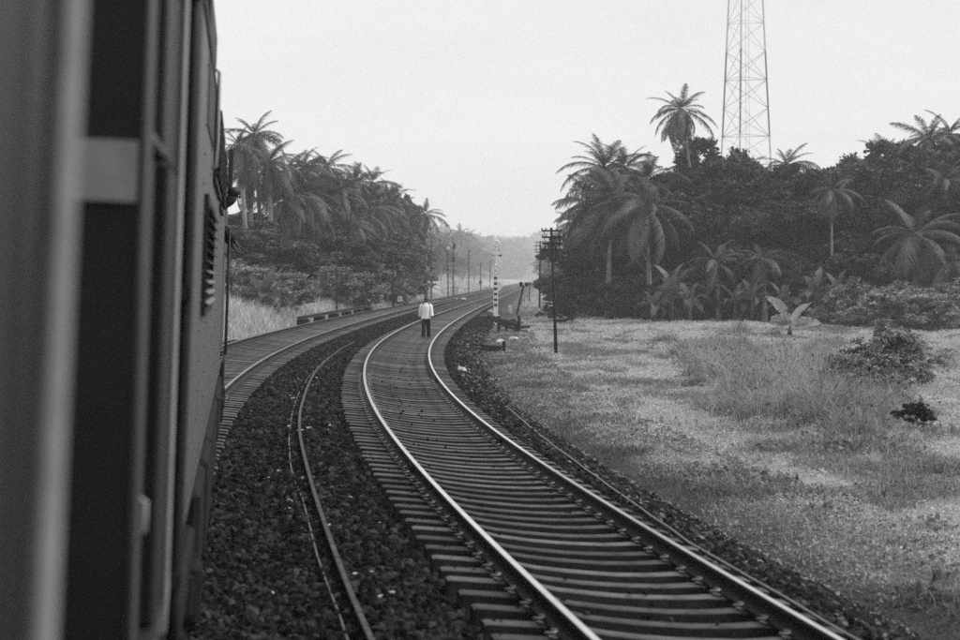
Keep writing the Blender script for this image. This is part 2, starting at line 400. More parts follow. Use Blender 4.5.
def track(name, label, t0, zb, y0, y1, n_obj, n_clip, first):
    root = tag(empty(name, (0, 0, 0)), label, 'railway track', 'railway tracks')
    yr = np.concatenate([np.arange(-18, 60, .5), np.arange(60, 150, 2), np.arange(150, 901, 15)])
    for sgn in (-1, 1):
        V, F, fm = sweep(yr, lambda y: t0 + sgn * GAUGE / 2, lambda y: zb - sgn * GAUGE / 2 * float(cantk(y)), RAIL, cantk)
        me = mesh_of('rail', V, F, mats=[M['rail_side'], M['rail_top']], fmat=fm)
        link('rail', me, root)
    def frame(y, jit=0.0):
        x, yy = pos(y, t0); s = float(slope(y)); f = Vector((s, 1, 0)).normalized(); r = Vector((f.y, -f.x, 0))
        k = float(cantk(y)); r2 = (r + Vector((0, 0, -k))).normalized(); u = r2.cross(f)
        m3 = Matrix((r2, f, u)).transposed().to_4x4()
        return Matrix.Translation((float(x), float(yy), zb)) @ m3
    y, i = first, 0
    rest_v, rest_f = [], []
    rr = random.Random(len(label))
    while y < y1:
        Mx = frame(y) @ Matrix.Translation((rr.uniform(-.02, .02), 0, -.160 + rr.uniform(-.006, .004))) @ Matrix.Rotation(rr.uniform(-.02, .02), 4, 'Z')
        if i < n_obj:
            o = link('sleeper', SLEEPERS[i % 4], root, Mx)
            if t0 == 0 and i < 90: SEATS.append(Mx)
            if i < n_clip:
                for sgn in (-1, 1):
                    for side in (-1, 1):
                        c = Matrix.Translation((sgn * GAUGE / 2 + side * .058, 0, .006)) @ Matrix.Rotation(0 if side > 0 else math.pi, 4, 'Z')
                        link('rail_clip', CLIP, o, c)
        else:
            b = len(rest_v)
            for (a, c, d) in ((-1.35, -.13, -.2), (1.35, -.13, -.2), (1.35, -.1, 0), (-1.35, -.1, 0), (1.35, .1, 0), (-1.35, .1, 0), (1.35, .13, -.2), (-1.35, .13, -.2)):
                rest_v.append(tuple(Mx @ Vector((a, c, d))))
            rest_f += [(b, b + 1, b + 2, b + 3), (b + 3, b + 2, b + 4, b + 5), (b + 5, b + 4, b + 6, b + 7), (b, b + 3, b + 5, b + 7), (b + 1, b + 6, b + 4, b + 2)]
        y += .6 + rr.uniform(-.02, .02); i += 1
    o = link('distant_sleepers', mesh_of('distant_sleepers', rest_v, rest_f, M['concrete']), root); o['kind'] = 'stuff'
    return root, frame
trkA, frameA = track('railway_track', 'nearer railway track, curving rails on exposed sleepers, right of the train', 0, 0, 0, 520, 300, 62, 9.4)
trkB, frameB = track('railway_track', 'further railway track that the train stands on, beyond the gravel strip', -SPACING, ZB, 0, 520, 300, 24, 24.0)
def fishplate(root, frame, y, sgn, L=.56):
    b = MB()
    for side in (-1, 1):
        b.box(*sorted((side * .013, side * .034)), -L / 2, L / 2, -.118, -.046, .004)
        for q in (-.2, -.07, .07, .2): b.box(*sorted((side * .034, side * .052)), q - .016, q + .016, -.097, -.066)
    me = b.mesh('fishplate', M['rail_side'])
    link('fishplate', me, root, frame(y) @ Matrix.Translation((sgn * GAUGE / 2, 0, 0)))
for y, s in ((28.6, 1), (45.4, 1), (46.6, -1), (63.8, 1), (62.5, -1), (82, 1), (80, -1), (23.0, -1)): fishplate(trkA, frameA, y, s)
for y, s in ((71, 1), (84, -1), (53.6, 1), (98, -1)): fishplate(trkB, frameB, y, s)
stones('ballast_stones', M['stone'], ((9, 22, -3.4, 2.7, 640, .016, .046), (22, 40, -3.6, 2.7, 340, .020, .052), (40, 75, -4.0, 2.7, 150, .03, .055), (75, 130, -4.0, 2.7, 45, .04, .075), (28, 70, -6.4, -3.6, 90, .028, .05)),
       'loose dark crushed ballast stones around the sleepers and between the tracks', SEATS)
stones('shoulder_gravel', M['gravel'], ((9, 25, 1.7, 4.3, 330, .010, .034), (25, 50, 1.7, 4.3, 160, .016, .04), (50, 100, 1.7, 4.2, 60, .025, .055), (30, 110, -5.9, -3.4, 40, .03, .05)),
       'smaller greyer gravel and earth crumbs on the shoulder right of the nearer track', [])
# the long rod beside the right-hand sleepers
def lay(name, pxs, z, rad, material, label, cat, n=6, wob=.03):
    pts = []
    for (px, py) in pxs:
        d = dirpx(px, py); k = (z - CAM_H) / d.z; pts.append((d.x * k, d.y * k))
    pts = sorted(pts, key=lambda p: p[1])
    Y = np.array([p[1] for p in pts]); T = np.array([float(lat(p[0], p[1])) for p in pts])
    return Y, T
def rod(name, Y, T, rad, material, label, cat, lift, y0, y1, step=.7, wob=.03):
    b = MB(); P = []
    for y in np.arange(y0, y1, step):
        t = float(np.interp(y, Y, T)) + random.uniform(-wob, wob)
        x, yy = pos(y, t); P.append((float(x), float(yy), max(float(bz(np.array(t), y)), float(gz(x, yy))) + lift + random.uniform(-.006, .01)))
    b.tube(P, rad, 6)
    return tag(b.build(name, material, smooth=True), label, cat)
Yr, Tr = lay('', [(850, 640), (770, 592), (690, 545), (640, 510), (600, 480), (565, 452), (540, 430), (512, 404), (490, 385)], -.42, 0, None, '', '')
rod('signal_rod', Yr, Tr, .016, M['wire'], 'thin pale signal rod lying along the right edge of the nearer track', 'rod', .07, 9, 43, 1.1, .02)
Yl, Tl = lay('', [(370, 640), (340, 570), (318, 510), (303, 465), (300, 430), (305, 400), (318, 375), (340, 355), (365, 340), (400, 327)], -.2, 0, None, '', '')
Vv, Ff, fm = sweep(np.arange(8, 72, .8), lambda y: -2.13 + .012 * math.sin(y * .35) + .4 * max(0, (y - 60) / 40) ** 2,
                   lambda y: float(bz(np.array(-2.13), y)) + .11 + .006 * math.sin(y * .8), [(p * .7, q * .8) for (p, q) in RAIL])
tag(link('spare_rail', mesh_of('spare_rail', Vv, Ff, mats=[M['rail_side'], M['old_rail']], fmat=fm)), 'worn rail lying loose on the gravel between the two tracks', 'rail')
rod('cable', np.array([0, 18, 21, 24, 60, 100]), np.array([-2.27, -2.27, -2.24, -2.31, -2.25, -2.2]), .011, M['wire'],
    'thin pale cable running along the loose rail between the tracks', 'cable', .045, 8, 62, 1.5, .008)

# ------------------------------------------------------------------ the train
def vehicle(name, label, side_pt, sl, L, u0, roll=R(2.9), half=1.36):
    """origin on the rail level below the side point; u forward = +Y, right = +X, up = +Z"""
    f = Vector((sl, 1, 0)).normalized(); r = Vector((f.y, -f.x, 0))
    h = side_pt[2] - ZB + half * math.sin(roll)
    o = Vector((side_pt[0], side_pt[1], 0)) - r * (half * math.cos(roll) + h * math.sin(roll)); o.z = ZB
    r2 = r * math.cos(roll) + Vector((0, 0, -math.sin(roll))); up = r2.cross(f)
    m = Matrix((r2, f, up)).transposed().to_4x4()
    return tag(empty(name, M=Matrix.Translation(o) @ m), label, 'train')
def shell(name, u0, u1, half, w0, w1, roof, material, parent):
    prof = [(-half, w0), (half, w0), (half, w1), (half * .93, w1 + (roof - w1) * .45), (half * .7, w1 + (roof - w1) * .8), (half * .3, roof),
            (-half * .3, roof), (-half * .7, w1 + (roof - w1) * .8), (-half * .93, w1 + (roof - w1) * .45), (-half, w1)]
    n = len(prof); V = [(a, u, b) for u in (u0, u1) for (a, b) in prof]
    F = [(j, n + j, n + (j + 1) % n, (j + 1) % n) for j in range(n)] + [tuple(range(n)), tuple(range(2 * n - 1, n - 1, -1))]
    return link(name, mesh_of(name, V, F, material), parent)
WHEEL = None
def wheelset(parent, u):
    global WHEEL
    if WHEEL is None:
        b = MB(); b.tube([(0, 0, 0), (.03, 0, 0), (.035, 0, 0), (.13, 0, 0)], [.50, .50, .46, .455], 28)
        WHEEL = (b.mesh('wheel', M['underframe']), MB().tube([(.13, 0, 0), (.17, 0, 0)], [.16, .14], 14).mesh('hub', M['underframe']))
    for s in (1, -1):
        w = link('wheel', WHEEL[0], parent, Matrix.Translation((s * .82, u, .46)) @ Matrix.Scale(s, 4, (1, 0, 0)))
        link('hub', WHEEL[1], w)
    MB().tube([(-.8, u, .46), (.8, u, .46)], .08, 10).build('axle', M['underframe'], parent)
def bogie(parent, uc, reach=1.22):
    for s in (1, -1):
        b = MB(); b.box(*sorted((s * (reach - .16), s * reach)), uc - 1.9, uc + 1.9, .52, .74, .03)
        for q in (-1.25, 1.25):
            b.box(*sorted((s * (reach - .1), s * (reach + .06))), uc + q - .18, uc + q + .18, .28, .62, .03)
            for e in (-.42, .42): b.tube([(s * (reach - .06), uc + q + e, .40), (s * (reach - .06), uc + q + e, .60)], .09, 10)
        b.build('bogie_frame', M['underframe'], parent)
    for q in (-1.25, 1.25): wheelset(parent, uc + q)
# --- the vehicle ahead
H2 = 1.36
car = vehicle('railcar', 'dark grey railcar ahead with louvred grilles, handrails and a pale band on its end', (-.875, 5.0, CAM_H), -.1262, 27, 0, R(2.2))
shell('body', .0, 26.4, H2 - .12, 1.05, 3.6, 4.15, M['paint'], car)
pd = .002
MB().box(H2 - .12 + pd, H2, .0, .06, 1.0, 3.9, .02).build('corner_post', M['paint_light'], car)
def side_panel(name, u0, u1, w0, w1, out, material, bev=.02, inn=.118):
    return MB().box(H2 - inn, H2 + out, u0, u1, w0, w1, bev).build(name, material, car)
side_panel('door_panel', .064, 1.30, 1.0, 2.58, -.05, M['paint'])
link('door_window', MB().box(H2 - .117, H2 - .108, .065, 1.31, 2.62, 3.98).mesh('door_window', M['dark_void']), car)
MB().box(H2 - .117, H2 - .02, .07, 1.30, 2.585, 2.615, .008).build('window_sill', M['paint_light'], car)
for (u, rad, hx) in ((1.40, .0105, .03),):
    b = MB(); b.tube([(H2 - .1, u, .95), (H2 + hx, u, 1.0), (H2 + hx, u, 1.1), (H2 + hx, u, 3.95), (H2 - .1, u, 4.0)], rad, 10)
    b.build('handrail', M['handrail'], car, smooth=True)
    b = MB(); b.box(H2 - .1, H2 + .05, u - .03, u + .03, 3.6, 3.68); b.build('handrail_bracket', M['black_metal'], car)
b = MB(); b.tube([(H2 + .02, 2.63, .55), (H2 + .025, 2.61, .9), (H2 + .03, 2.6, 2.4), (H2 + .03, 2.6, 4.3)], [.022, .026, .027, .027], 14); b.build('downpipe', M['black_metal'], car, smooth=True)
for w in (.95, 2.1, 3.3): MB().box(H2 - .01, H2 + .05, 2.55, 2.65, w, w + .06).build('pipe_clamp', M['black_metal'], car)
# outer skin of the side, panel by panel with open joints
side_panel('side_panel', 1.45, 2.68, 1.0, 2.58, -.01, M['paint'], .012)
side_panel('side_panel', 1.45, 2.68, 2.60, 3.62, -.03, M['black_metal'], .012)  # flat black panel stands in for the darkness of the door recess
edges = [2.70, 3.6, 4.6, 6.6, 8.9, 11.6, 14.4, 17.0, 19.6, 21.9]
for a, c in zip(edges[:-1], edges[1:]): side_panel('side_panel', a + .006, c - .006, 1.0, 3.62, 0, M['paint_mid'], .012)
side_panel('cab_door', 22.0, 22.9, 1.0, 3.62, -.04, M['paint'])
side_panel('side_panel', 22.96, 26.3, 1.0, 2.55, 0, M['paint_mid'])
side_panel('side_panel', 24.6, 26.3, 2.556, 3.62, 0, M['paint_mid'])
link('cab_window', MB().box(H2 - .117, H2 - .1, 22.98, 24.58, 2.58, 3.6).mesh('cab_window', M['dark_void']), car)
MB().box(H2 - .1, H2 + .012, -.01, 26.4, .93, .995, .01).build('sole_bar', M['black_metal'], car)
MB().box(H2 - .1, H2 + .012, 2.3, 26.35, 3.63, 3.70, .01).build('rain_gutter', M['black_metal'], car)
# pale band on the end wall, wrapping the corner
MB().box(H2 - 1.9, H2 - .035, -.016, -.008, 2.385, 2.545).build('livery_stripe', M['stripe'], car)
MB().box(.35, H2 - .02, -.006, -.002, 1.0, 3.9).build('end_panel', M['paint'], car)
MB().tube([(H2 - .018, -.004, 1.0), (H2 - .018, -.004, 2.4), (H2 - .010, -.002, 3.9)], .010, 10).build('corner_bead', M['paint_mid'], car, smooth=True)
b = MB(); b.tube([(H2 - .01, .06, 1.50), (H2 + .012, .06, 1.51), (H2 + .012, .06, 1.59), (H2 - .01, .06, 1.6)], .007, 8); b.build('door_handle', M['handrail'], car, smooth=True)
def grille(u0, u1, w0, w1, n):
    g = MB(); t = .05
    for (a, c, d, e) in ((u0, u1, w0, w0 + t), (u0, u1, w1 - t, w1), (u0, u0 + t, w0 + t, w1 - t), (u1 - t, u1, w0 + t, w1 - t)): g.box(H2 + pd, H2 + .03, a, c, d, e)
    gr = g.build('grille', M['black_metal'], car)
    link('grille_backing', MB().box(H2 + .003, H2 + .006, u0 + t, u1 - t, w0 + t, w1 - t).mesh('grille_backing', M['dark_void']), gr)
    for k in range(n):
        w = w0 + t + (w1 - w0 - 2 * t) * (k + .5) / n
        MB().box(-.028, .028, u0 + t, u1 - t, -.004, .004, M=Matrix.Translation((H2 + .03, 0, w)) @ Matrix.Rotation(R(32), 4, 'Y')).build('louvre_slat', M['paint_light'], gr)
grille(10.0, 13.8, 2.95, 3.60, 9); grille(7.0, 10.2, 1.95, 2.72, 10); grille(14.6, 16.9, 2.9, 3.58, 9)
RIVET = MB().ball((0, 0, 0), .012, .012, .012, 6, 4).mesh('rivet', M['paint_mid'], True)
for e in edges[:-1]:
    for k in range(14): link('rivet', RIVET, car, Matrix.Translation((H2, e + .05, 1.15 + k * .18)))
MB().box(H2 - .05, H2 + .005, 6.9, 9.6, 3.74, 4.02, .01).build('roof_hood', M['black_metal'], car)
MB().box(H2 - .02, H2 + .01, 7.0, 9.4, 3.15, 3.6, .01).build('shutter', M['black_metal'], car)
b = MB(); b.tube([(H2 - .01, 9.2, 3.75), (H2 + .035, 9.2, 3.72), (H2 + .04, 9.2, 3.2), (H2 + .035, 9.2, 3.02), (H2 - .01, 9.2, 3.0)], .014, 8); b.build('grab_handle', M['handrail'], car, smooth=True)
MB().box(H2, H2 + .07, 25.0, 25.05, 3.58, 4.22, .01).build('wind_deflector', M['black_metal'], car)
for u in (21.9, 22.95): 
    b = MB(); b.tube([(H2 - .02, u, 1.1), (H2 + .07, u, 1.12), (H2 + .07, u, 2.9), (H2 - .02, u, 2.92)], .018, 8); b.build('cab_handrail', M['black_metal'], car, smooth=True)
for k, (u, w) in enumerate(((22.4, .78), (22.4, .5), (1.1, .75), (1.1, .48), (9.0, .62))):
    b = MB(); b.box(H2 - .3, H2 - .02, u - .3, u + .3, w, w + .03); b.box(H2 - .03, H2 - .016, u - .3, u + .3, w, w + .05); st = b.build('step', M['underframe'], car)
    MB().box(H2 - .018, H2 - .006, u - .3, u + .3, w + .031, w + .046).build('step_edge', M['handrail'] if k == 4 else M['paint_light'], st)
for (a, c, w, q) in ((1.6, 2.3, .42, .0), (6.5, 8.3, .30, .05), (8.6, 10.4, .22, .06), (10.6, 15.6, .18, .05), (16.0, 18.6, .36, .06)): MB().box(.2, H2 + q, a, c, w, .90, .04).build('underfloor_box', M['underframe'], car)
MB().box(.3, H2 + .04, 24.6, 26.5, .28, .92, .03).build('end_skirt', M['underframe'], car)
bogie(car, 4.3, H2 + .03); bogie(car, 21.6, H2 + .02)
# --- the photographer's own carriage
SL1 = -.15
coach = vehicle('passenger_carriage', 'dark grey carriage side with a blurred pale handrail at the left edge', (-.20, 0.0, CAM_H), SL1, 18, 0)
shell('body', -16.0, 2.80, H2 - .06, 1.05, 3.6, 4.15, M['paint'], coach)
for a, c in ((-15.9, -12.0), (-11.99, -8.0), (-7.99, -4.0), (-3.99, -1.0), (-.4, 2.78)):
    MB().box(H2 - .058, H2, a + .006, c - .006, 1.0, 3.62, .012).build('side_panel', M['paint'], coach)
MB().box(H2 - .058, H2 - .05, -1.0, -.4, 1.2, 3.5).build('door', M['dark_void'], coach)
b = MB(); b.tube([(H2 - .01, 2.24, .9), (H2 + .035, 2.24, .93), (H2 + .035, 2.24, 1.1), (H2 + .035, 2.24, 3.7), (H2 - .01, 2.24, 3.74)], .021, 12); b.build('handrail', M['stripe'], coach, smooth=True)
bogie(coach, -13.0); bogie(coach, 0.4, 1.1)

# ------------------------------------------------------------------ people
def skin_obj(name, joints, edges, radii, material, parent, sub=2):
    me = bpy.data.meshes.new(name); me.from_pydata([tuple(j) for j in joints], edges, []); me.update()
    o = link(name, me, parent)
    sk = o.modifiers.new('skin', 'SKIN'); sk.use_smooth_shade = True
    for i, r in enumerate(radii): me.skin_vertices[0].data[i].radius = r if hasattr(r, '__len__') else (r, r)
    me.skin_vertices[0].data[0].use_root = True
    ss = o.modifiers.new('smooth', 'SUBSURF'); ss.levels = sub; ss.render_levels = sub
    me.materials.append(material)
    return o
def hand(J, E, Rr, wrist_i, side, down=Vector((0, 0, -1)), fwd=Vector((0, -1, 0))):
    w = Vector(J[wrist_i]); lat_ = down.cross(fwd).normalized() * 1.0
    J.append(w + down * .05); Rr.append((.026, .016)); E.append((wrist_i, len(J) - 1)); palm = len(J) - 1
    for k, (o, ln) in enumerate(((-.027, .068), (-.009, .08), (.009, .076), (.027, .06))):
        a = w + down * .095 + fwd * o
        J.append(a); Rr.append((.0095, .0095)); E.append((palm, len(J) - 1))
        J.append(a + down * ln * .55 + lat_ * .012 * side); Rr.append((.0085, .0085)); E.append((len(J) - 2, len(J) - 1))
        J.append(a + down * ln * .9 + lat_ * .034 * side); Rr.append((.007, .007)); E.append((len(J) - 2, len(J) - 1))
    J.append(w + down * .035 + fwd * .036); Rr.append((.0105, .0105)); E.append((wrist_i, len(J) - 1))
    J.append(w + down * .08 + fwd * .055); Rr.append((.009, .009)); E.append((len(J) - 2, len(J) - 1))
def walker():
    Y = 78.6
    x, y = (426 - 480) / FPX * Y, Y
    root = tag(empty('person', (x, y, -.165 - float(lat(x, y)) * float(cantk(y))), 0), 'person in white long-sleeved shirt and dark trousers walking between the rails', 'person')
    root.scale = (1.0, 1.0, 1.0)
    # faces -Y (towards the camera), mid-stride: right leg forward
    J = [(0, 0, .90), (0, -.005, 1.10), (0, .0, 1.28), (0, .0, 1.38), (0, -.01, 1.45), (0, -.02, 1.54), (0, -.015, 1.60)]
    Rr = [(.135, .095), (.125, .09), (.15, .10), (.10, .075), (.05, .05), (.072, .088), (.05, .06)]
    E = [(0, 1), (1, 2), (2, 3), (3, 4), (4, 5), (5, 6)]
    for s, fw in ((-1, -.20), (1, .17)):
        b = len(J)
        J += [(s * .085, 0, .86), (s * .09, fw * .55, .47), (s * .095, fw + (.10 if fw > 0 else 0), .09), (s * .10, fw - .10 + (.08 if fw > 0 else 0), .035)]
        Rr += [(.085, .085), (.055, .06), (.037, .042), (.034, .026)]
        E += [(0, b), (b, b + 1), (b + 1, b + 2), (b + 2, b + 3)]
        b = len(J)
        J += [(s * .17, 0, 1.36), (s * .215, -fw * .25 + .02, 1.10), (s * .235, -fw * .75 - .02, .86)]
        Rr += [(.05, .05), (.04, .042), (.026, .028)]
        E += [(3, b), (b, b + 1), (b + 1, b + 2)]
        hand(J, E, Rr, b + 2, -s)
    skin_obj('body', J, E, Rr, M['skin'], root)
    f = MB(); f.ball((0, -.107, 1.545), .012, .018, .022, 8, 5); f.build('nose', M['skin'], root, smooth=True)
    for s in (-1, 1):
        MB().ball((s * .03, -.093, 1.562), .012, .008, .007, 8, 5).build('eye', M['white_paint'], root, smooth=True)
        MB().ball((s * .076, -.015, 1.545), .01, .02, .032, 8, 5).build('ear', M['skin'], root, smooth=True)
    MB().ball((0, -.096, 1.497), .024, .008, .007, 8, 5).build('mouth', M['hair'], root, smooth=True)
    h = MB(); h.ball((0, -.005, 1.60), .094, .104, .08, 14, 9); h.ball((0, .03, 1.56), .088, .08, .09, 12, 8); h.build('hair', M['hair'], root, smooth=True)
    # loose shirt: torso and sleeves in one surface set
    sh = MB()
    sh.tube([(0, .0, .80), (0, .0, .88), (0, -.005, 1.0), (0, -.005, 1.12), (0, 0, 1.26), (0, 0, 1.36), (0, 0, 1.415), (0, -.005, 1.44)],
            [.20, .19, .17, .17, .185, .165, .10, .066], 18, False, [.145, .14, .13, .13, .14, .125, .095, .07])
    for s, fw in ((-1, -.20), (1, .17)):
        sh.tube([(s * .13, 0, 1.375), (s * .19, 0, 1.33), (s * .235, -fw * .25 + .02, 1.10), (s * .25, -fw * .7 - .01, .90)], [.075, .08, .07, .062], 12, False)
    so = sh.build('shirt', M['shirt'], root, smooth=True)
    MB().tube([(0, -.02, 1.415), (0, -.012, 1.455)], [.082, .068], 14, False).build('collar', M['shirt'], so, smooth=True)
    tr = MB()
    tr.tube([(0, 0, .95), (0, 0, .86), (0, 0, .80)], [.155, .165, .15], 16, True, [.115, .125, .115])
    for s, fw in ((-1, -.20), (1, .17)):
        tr.tube([(s * .07, 0, .87), (s * .085, fw * .2, .7), (s * .095, fw * .55, .47), (s * .10, fw * .85 + (.06 if fw > 0 else 0), .22), (s * .10, fw + (.10 if fw > 0 else 0), .055)],
                [.10, .095, .08, .078, .085], 12, False)
        MB().ball((s * .10, fw - .06 + (.09 if fw > 0 else 0), .028), .045, .125, .03, 12, 6).build('sandal', M['sandal'], root, smooth=True)
    tr.build('trousers', M['trousers'], root, smooth=True)
walker()
def leaner():
    P = PT(235, 196, 28.0)
    root = tag(empty('person', (P.x, P.y, P.z - .55), 0), 'dark-clothed person leaning head and arm out of the railcar cab window', 'person')
    J = [(-.62, .10, -.55), (-.55, .08, -.2), (-.40, .05, .12), (-.30, .03, .28), (-.16, 0, .40), (-.05, -.01, .50), (0, -.01, .60)]
    Rr = [(.14, .11), (.15, .12), (.16, .12), (.12, .09), (.055, .055), (.075, .09), (.06, .065)]
    E = [(i, i + 1) for i in range(6)]
    for s, e1, w1 in ((-1, (-.12, -.28, .02), (.02, -.16, -.12)), (1, (-.2, .3, .0), (-.08, .38, -.18))):
        b = len(J); J += [(-.34, s * .19 + .04, .24), e1, w1]; Rr += [(.055, .055), (.045, .045), (.03, .03)]; E += [(2, b), (b, b + 1), (b + 1, b + 2)]
        hand(J, E, Rr, b + 2, s, Vector((.6, 0, -.8)).normalized(), Vector((0, s * 1.0, 0)))
    skin_obj('body', J, E, Rr, M['skin'], root)
    h = MB(); h.ball((-.015, .005, .60), .1, .095, .085, 14, 9); h.build('hair', M['hair'], root, smooth=True)
    MB().ball((.075, -.02, .53), .02, .015, .02, 8, 5).build('nose', M['skin'], root, smooth=True)
    for s in (-1, 1): MB().ball((.06, -.02 + s * .03, .555), .01, .012, .007, 8, 5).build('eye', M['white_paint'], root, smooth=True)
    sh = MB(); sh.tube([(-.64, .10, -.6), (-.55, .08, -.2), (-.40, .05, .12), (-.29, .03, .29), (-.22, .02, .35)], [.2, .2, .22, .16, .085], 14, True, [.16, .16, .17, .13, .08])
    for s, e1, w1 in ((-1, (-.12, -.28, .02), (.0, -.18, -.10)), (1, (-.2, .3, .0), (-.1, .37, -.15))):
        sh.tube([(-.34, s * .15 + .04, .24), e1, w1], [.085, .07, .055], 10, False)
    sh.build('shirt', M['dark_cloth'], root, smooth=True)
leaner()

# ------------------------------------------------------------------ poles, signals, trackside things
def telegraph_pole(px_top, py_top, px_base, Y, r0, arms, label, group, arm_w=.8, braces=True, cat='pole', z0=None):
    base = ground_pt(px_base, Y)
    if z0 is not None: base.z = z0
    top = PT(px_top, py_top, Y) - base
    root = tag(empty('telegraph_pole', base), label, cat, group)
    b = MB(); b.tube([(0, 0, -.3), tuple(top * .5), tuple(top)], [r0, r0 * .88, r0 * .76], 9); b.build('pole', M['pole_wood'], root, smooth=True)
    for h in arms:
        c = top * (1 - h / top.z); a = arm_w / 2
        am = MB().box(c.x - a, c.x + a, c.y - r0 - .07, c.y - r0 * .8, c.z - .035, c.z + .035, .006).build('cross_arm', M['pole_wood'], root)
        for q in (-.94, -.55, .55, .94):
            MB().tube([(c.x + q * a, c.y - r0 - .03, c.z + .03), (c.x + q * a, c.y - r0 - .03, c.z + .07), (c.x + q * a, c.y - r0 - .03, c.z + .13)], [.014, .04, .025], 7).build('insulator', M['porcelain'], am, smooth=True)
    if braces and arms:
        c0, c1 = top * (1 - arms[0] / top.z), top * (1 - arms[-1] / top.z); a = arm_w * .36
        for s in (-1, 1):
            b = MB(); b.tube([(c0.x + s * a, c0.y - r0 - .08, c0.z), (c1.x + s * a, c1.y - r0 - .08, c1.z)], .016, 5)
            b.tube([(c1.x + s * a, c1.y - r0 - .08, c1.z), (c1.x, c1.y - r0 - .02, c1.z - .5)], .016, 5); b.build('brace', M['pole_wood'], root)
    return root
telegraph_pole(551.3, 227.5, 556.4, 76, .072, (.13, .39, .65, .90), 'nearest tall dark telegraph pole with four cross-arms in the grass', 'telegraph poles', .80)
telegraph_pole(540.3, 241, 539.5, 190, .11, (.15, .5, .85, 1.1), 'second telegraph pole, thinner, just left of the nearest one', 'telegraph poles', 1.1)
telegraph_pole(548.6, 250, 547.6, 330, .12, (.2, .6), 'faint distant telegraph pole right of the second pole, left one of a close pair', 'telegraph poles', 1.0, False)
telegraph_pole(548.9, 254, 550.2, 330, .12, (), 'faint bare distant post, right one of a close pair by the telegraph line', 'telegraph poles', 1.0, False)
telegraph_pole(336.6, 249, 336.6, 131, .075, (.35, .7), 'thin dark pole by the stacked rails left of the tracks', 'poles left of the tracks', .7, False)
telegraph_pole(393.2, 247, 393.2, 157, .085, (.3,), 'thin dark pole beside the small white sign', 'poles left of the tracks', .7, False)
telegraph_pole(431.4, 235, 431.2, 236, .10, (.25, .8, 1.4), 'hazy pole with cross-arms above the walking person', 'poles left of the tracks', .9, False)
telegraph_pole(447.4, 250, 448.2, 258, .10, (), 'hazy bare pole just left of the pale relay cabinet', 'poles left of the tracks', .9, False)
telegraph_pole(468.6, 249, 468.6, 315, .10, (.3,), 'hazy slim pole right of the relay cabinet', 'poles left of the tracks', .9, False)
telegraph_pole(490.2, 261, 490.0, 420, .12, (.3,), 'faintest hazy pole directly left of the striped signal mast', 'poles left of the tracks', 1.1, False)
# signal with two lamp heads behind the relay cabinet
bp_ = ground_pt(453.3, 285); tp = PT(453.3, 238, 285).z - bp_.z
sg = tag(empty('signal_post', bp_), 'hazy signal post with two dark lamp heads above the relay cabinet', 'signal')
MB().tube([(0, 0, -.2), (0, 0, tp)], [.10, .07], 8).build('post', M['pole_wood'], sg)
for dz, dx, w in ((1.2, .15, .42), (3.2, -.05, .5)):
    hd = MB().box(dx - w / 2, dx + w / 2, -.35, -.1, tp - dz - .4, tp - dz + .4, .05).build('lamp_head', M['black_paint'], sg)
    for q in (-.18, .18): MB().tube([(dx, -.352, tp - dz + q), (dx, -.52, tp - dz + q)], .11, 10, False).build('lamp_hood', M['black_paint'], hd)
MB().box(-.95, -.55, -.2, -.05, tp - 1.7, tp - 1.35, .03).build('lamp_bracket', M['white_paint'], sg)
# post with a box, far left of the mast
bp_ = ground_pt(480.5, 380); tp = PT(480.5, 262, 380).z - bp_.z
sg = tag(empty('signal_post', bp_), 'hazy slim post carrying a dark box, left of the striped signal mast', 'signal')
MB().tube([(0, 0, -.2), (0, 0, tp)], [.10, .08], 8).build('post', M['pole_wood'], sg)
MB().box(-.32, .32, -.3, -.09, PT(480, 284, 380).z - bp_.z, PT(480, 280.5, 380).z - bp_.z, .03).build('equipment_box', M['black_paint'], sg)
MB().box(-.75, .75, -.08, -.02, tp - .5, tp - .42).build('cross_arm', M['pole_wood'], sg)
# relay cabinets
def cabinet(px, Y, w, h, label):
    g = ground_pt(px, Y); root = tag(empty('relay_cabinet', g), label, 'cabinet')
    MB().box(-w / 2, w / 2, -.35, .35, .12, h, .03).build('case', M['box_paint'], root)
    MB().box(-w / 2 - .08, w / 2 + .08, -.43, .43, h + .002, h + .08, .02).build('lid', M['box_paint'], root)
    for s in (-1, 1):
        MB().box(s * w * .25 - w * .2, s * w * .25 + w * .2, -.372, -.352, .25, h - .12, .01).build('door', M['box_paint'], root)
        MB().box(s * w * .36 - .1, s * w * .36 + .1, -.25, .25, -.15, .118).build('foot', M['black_paint'], root)
    return root
cabinet(454.5, 290, 1.25, 1.55, 'pale relay cabinet beside the far track')
cabinet(487.5, 400, 1.1, 1.2, 'small hazy pale cabinet beside the striped signal mast')
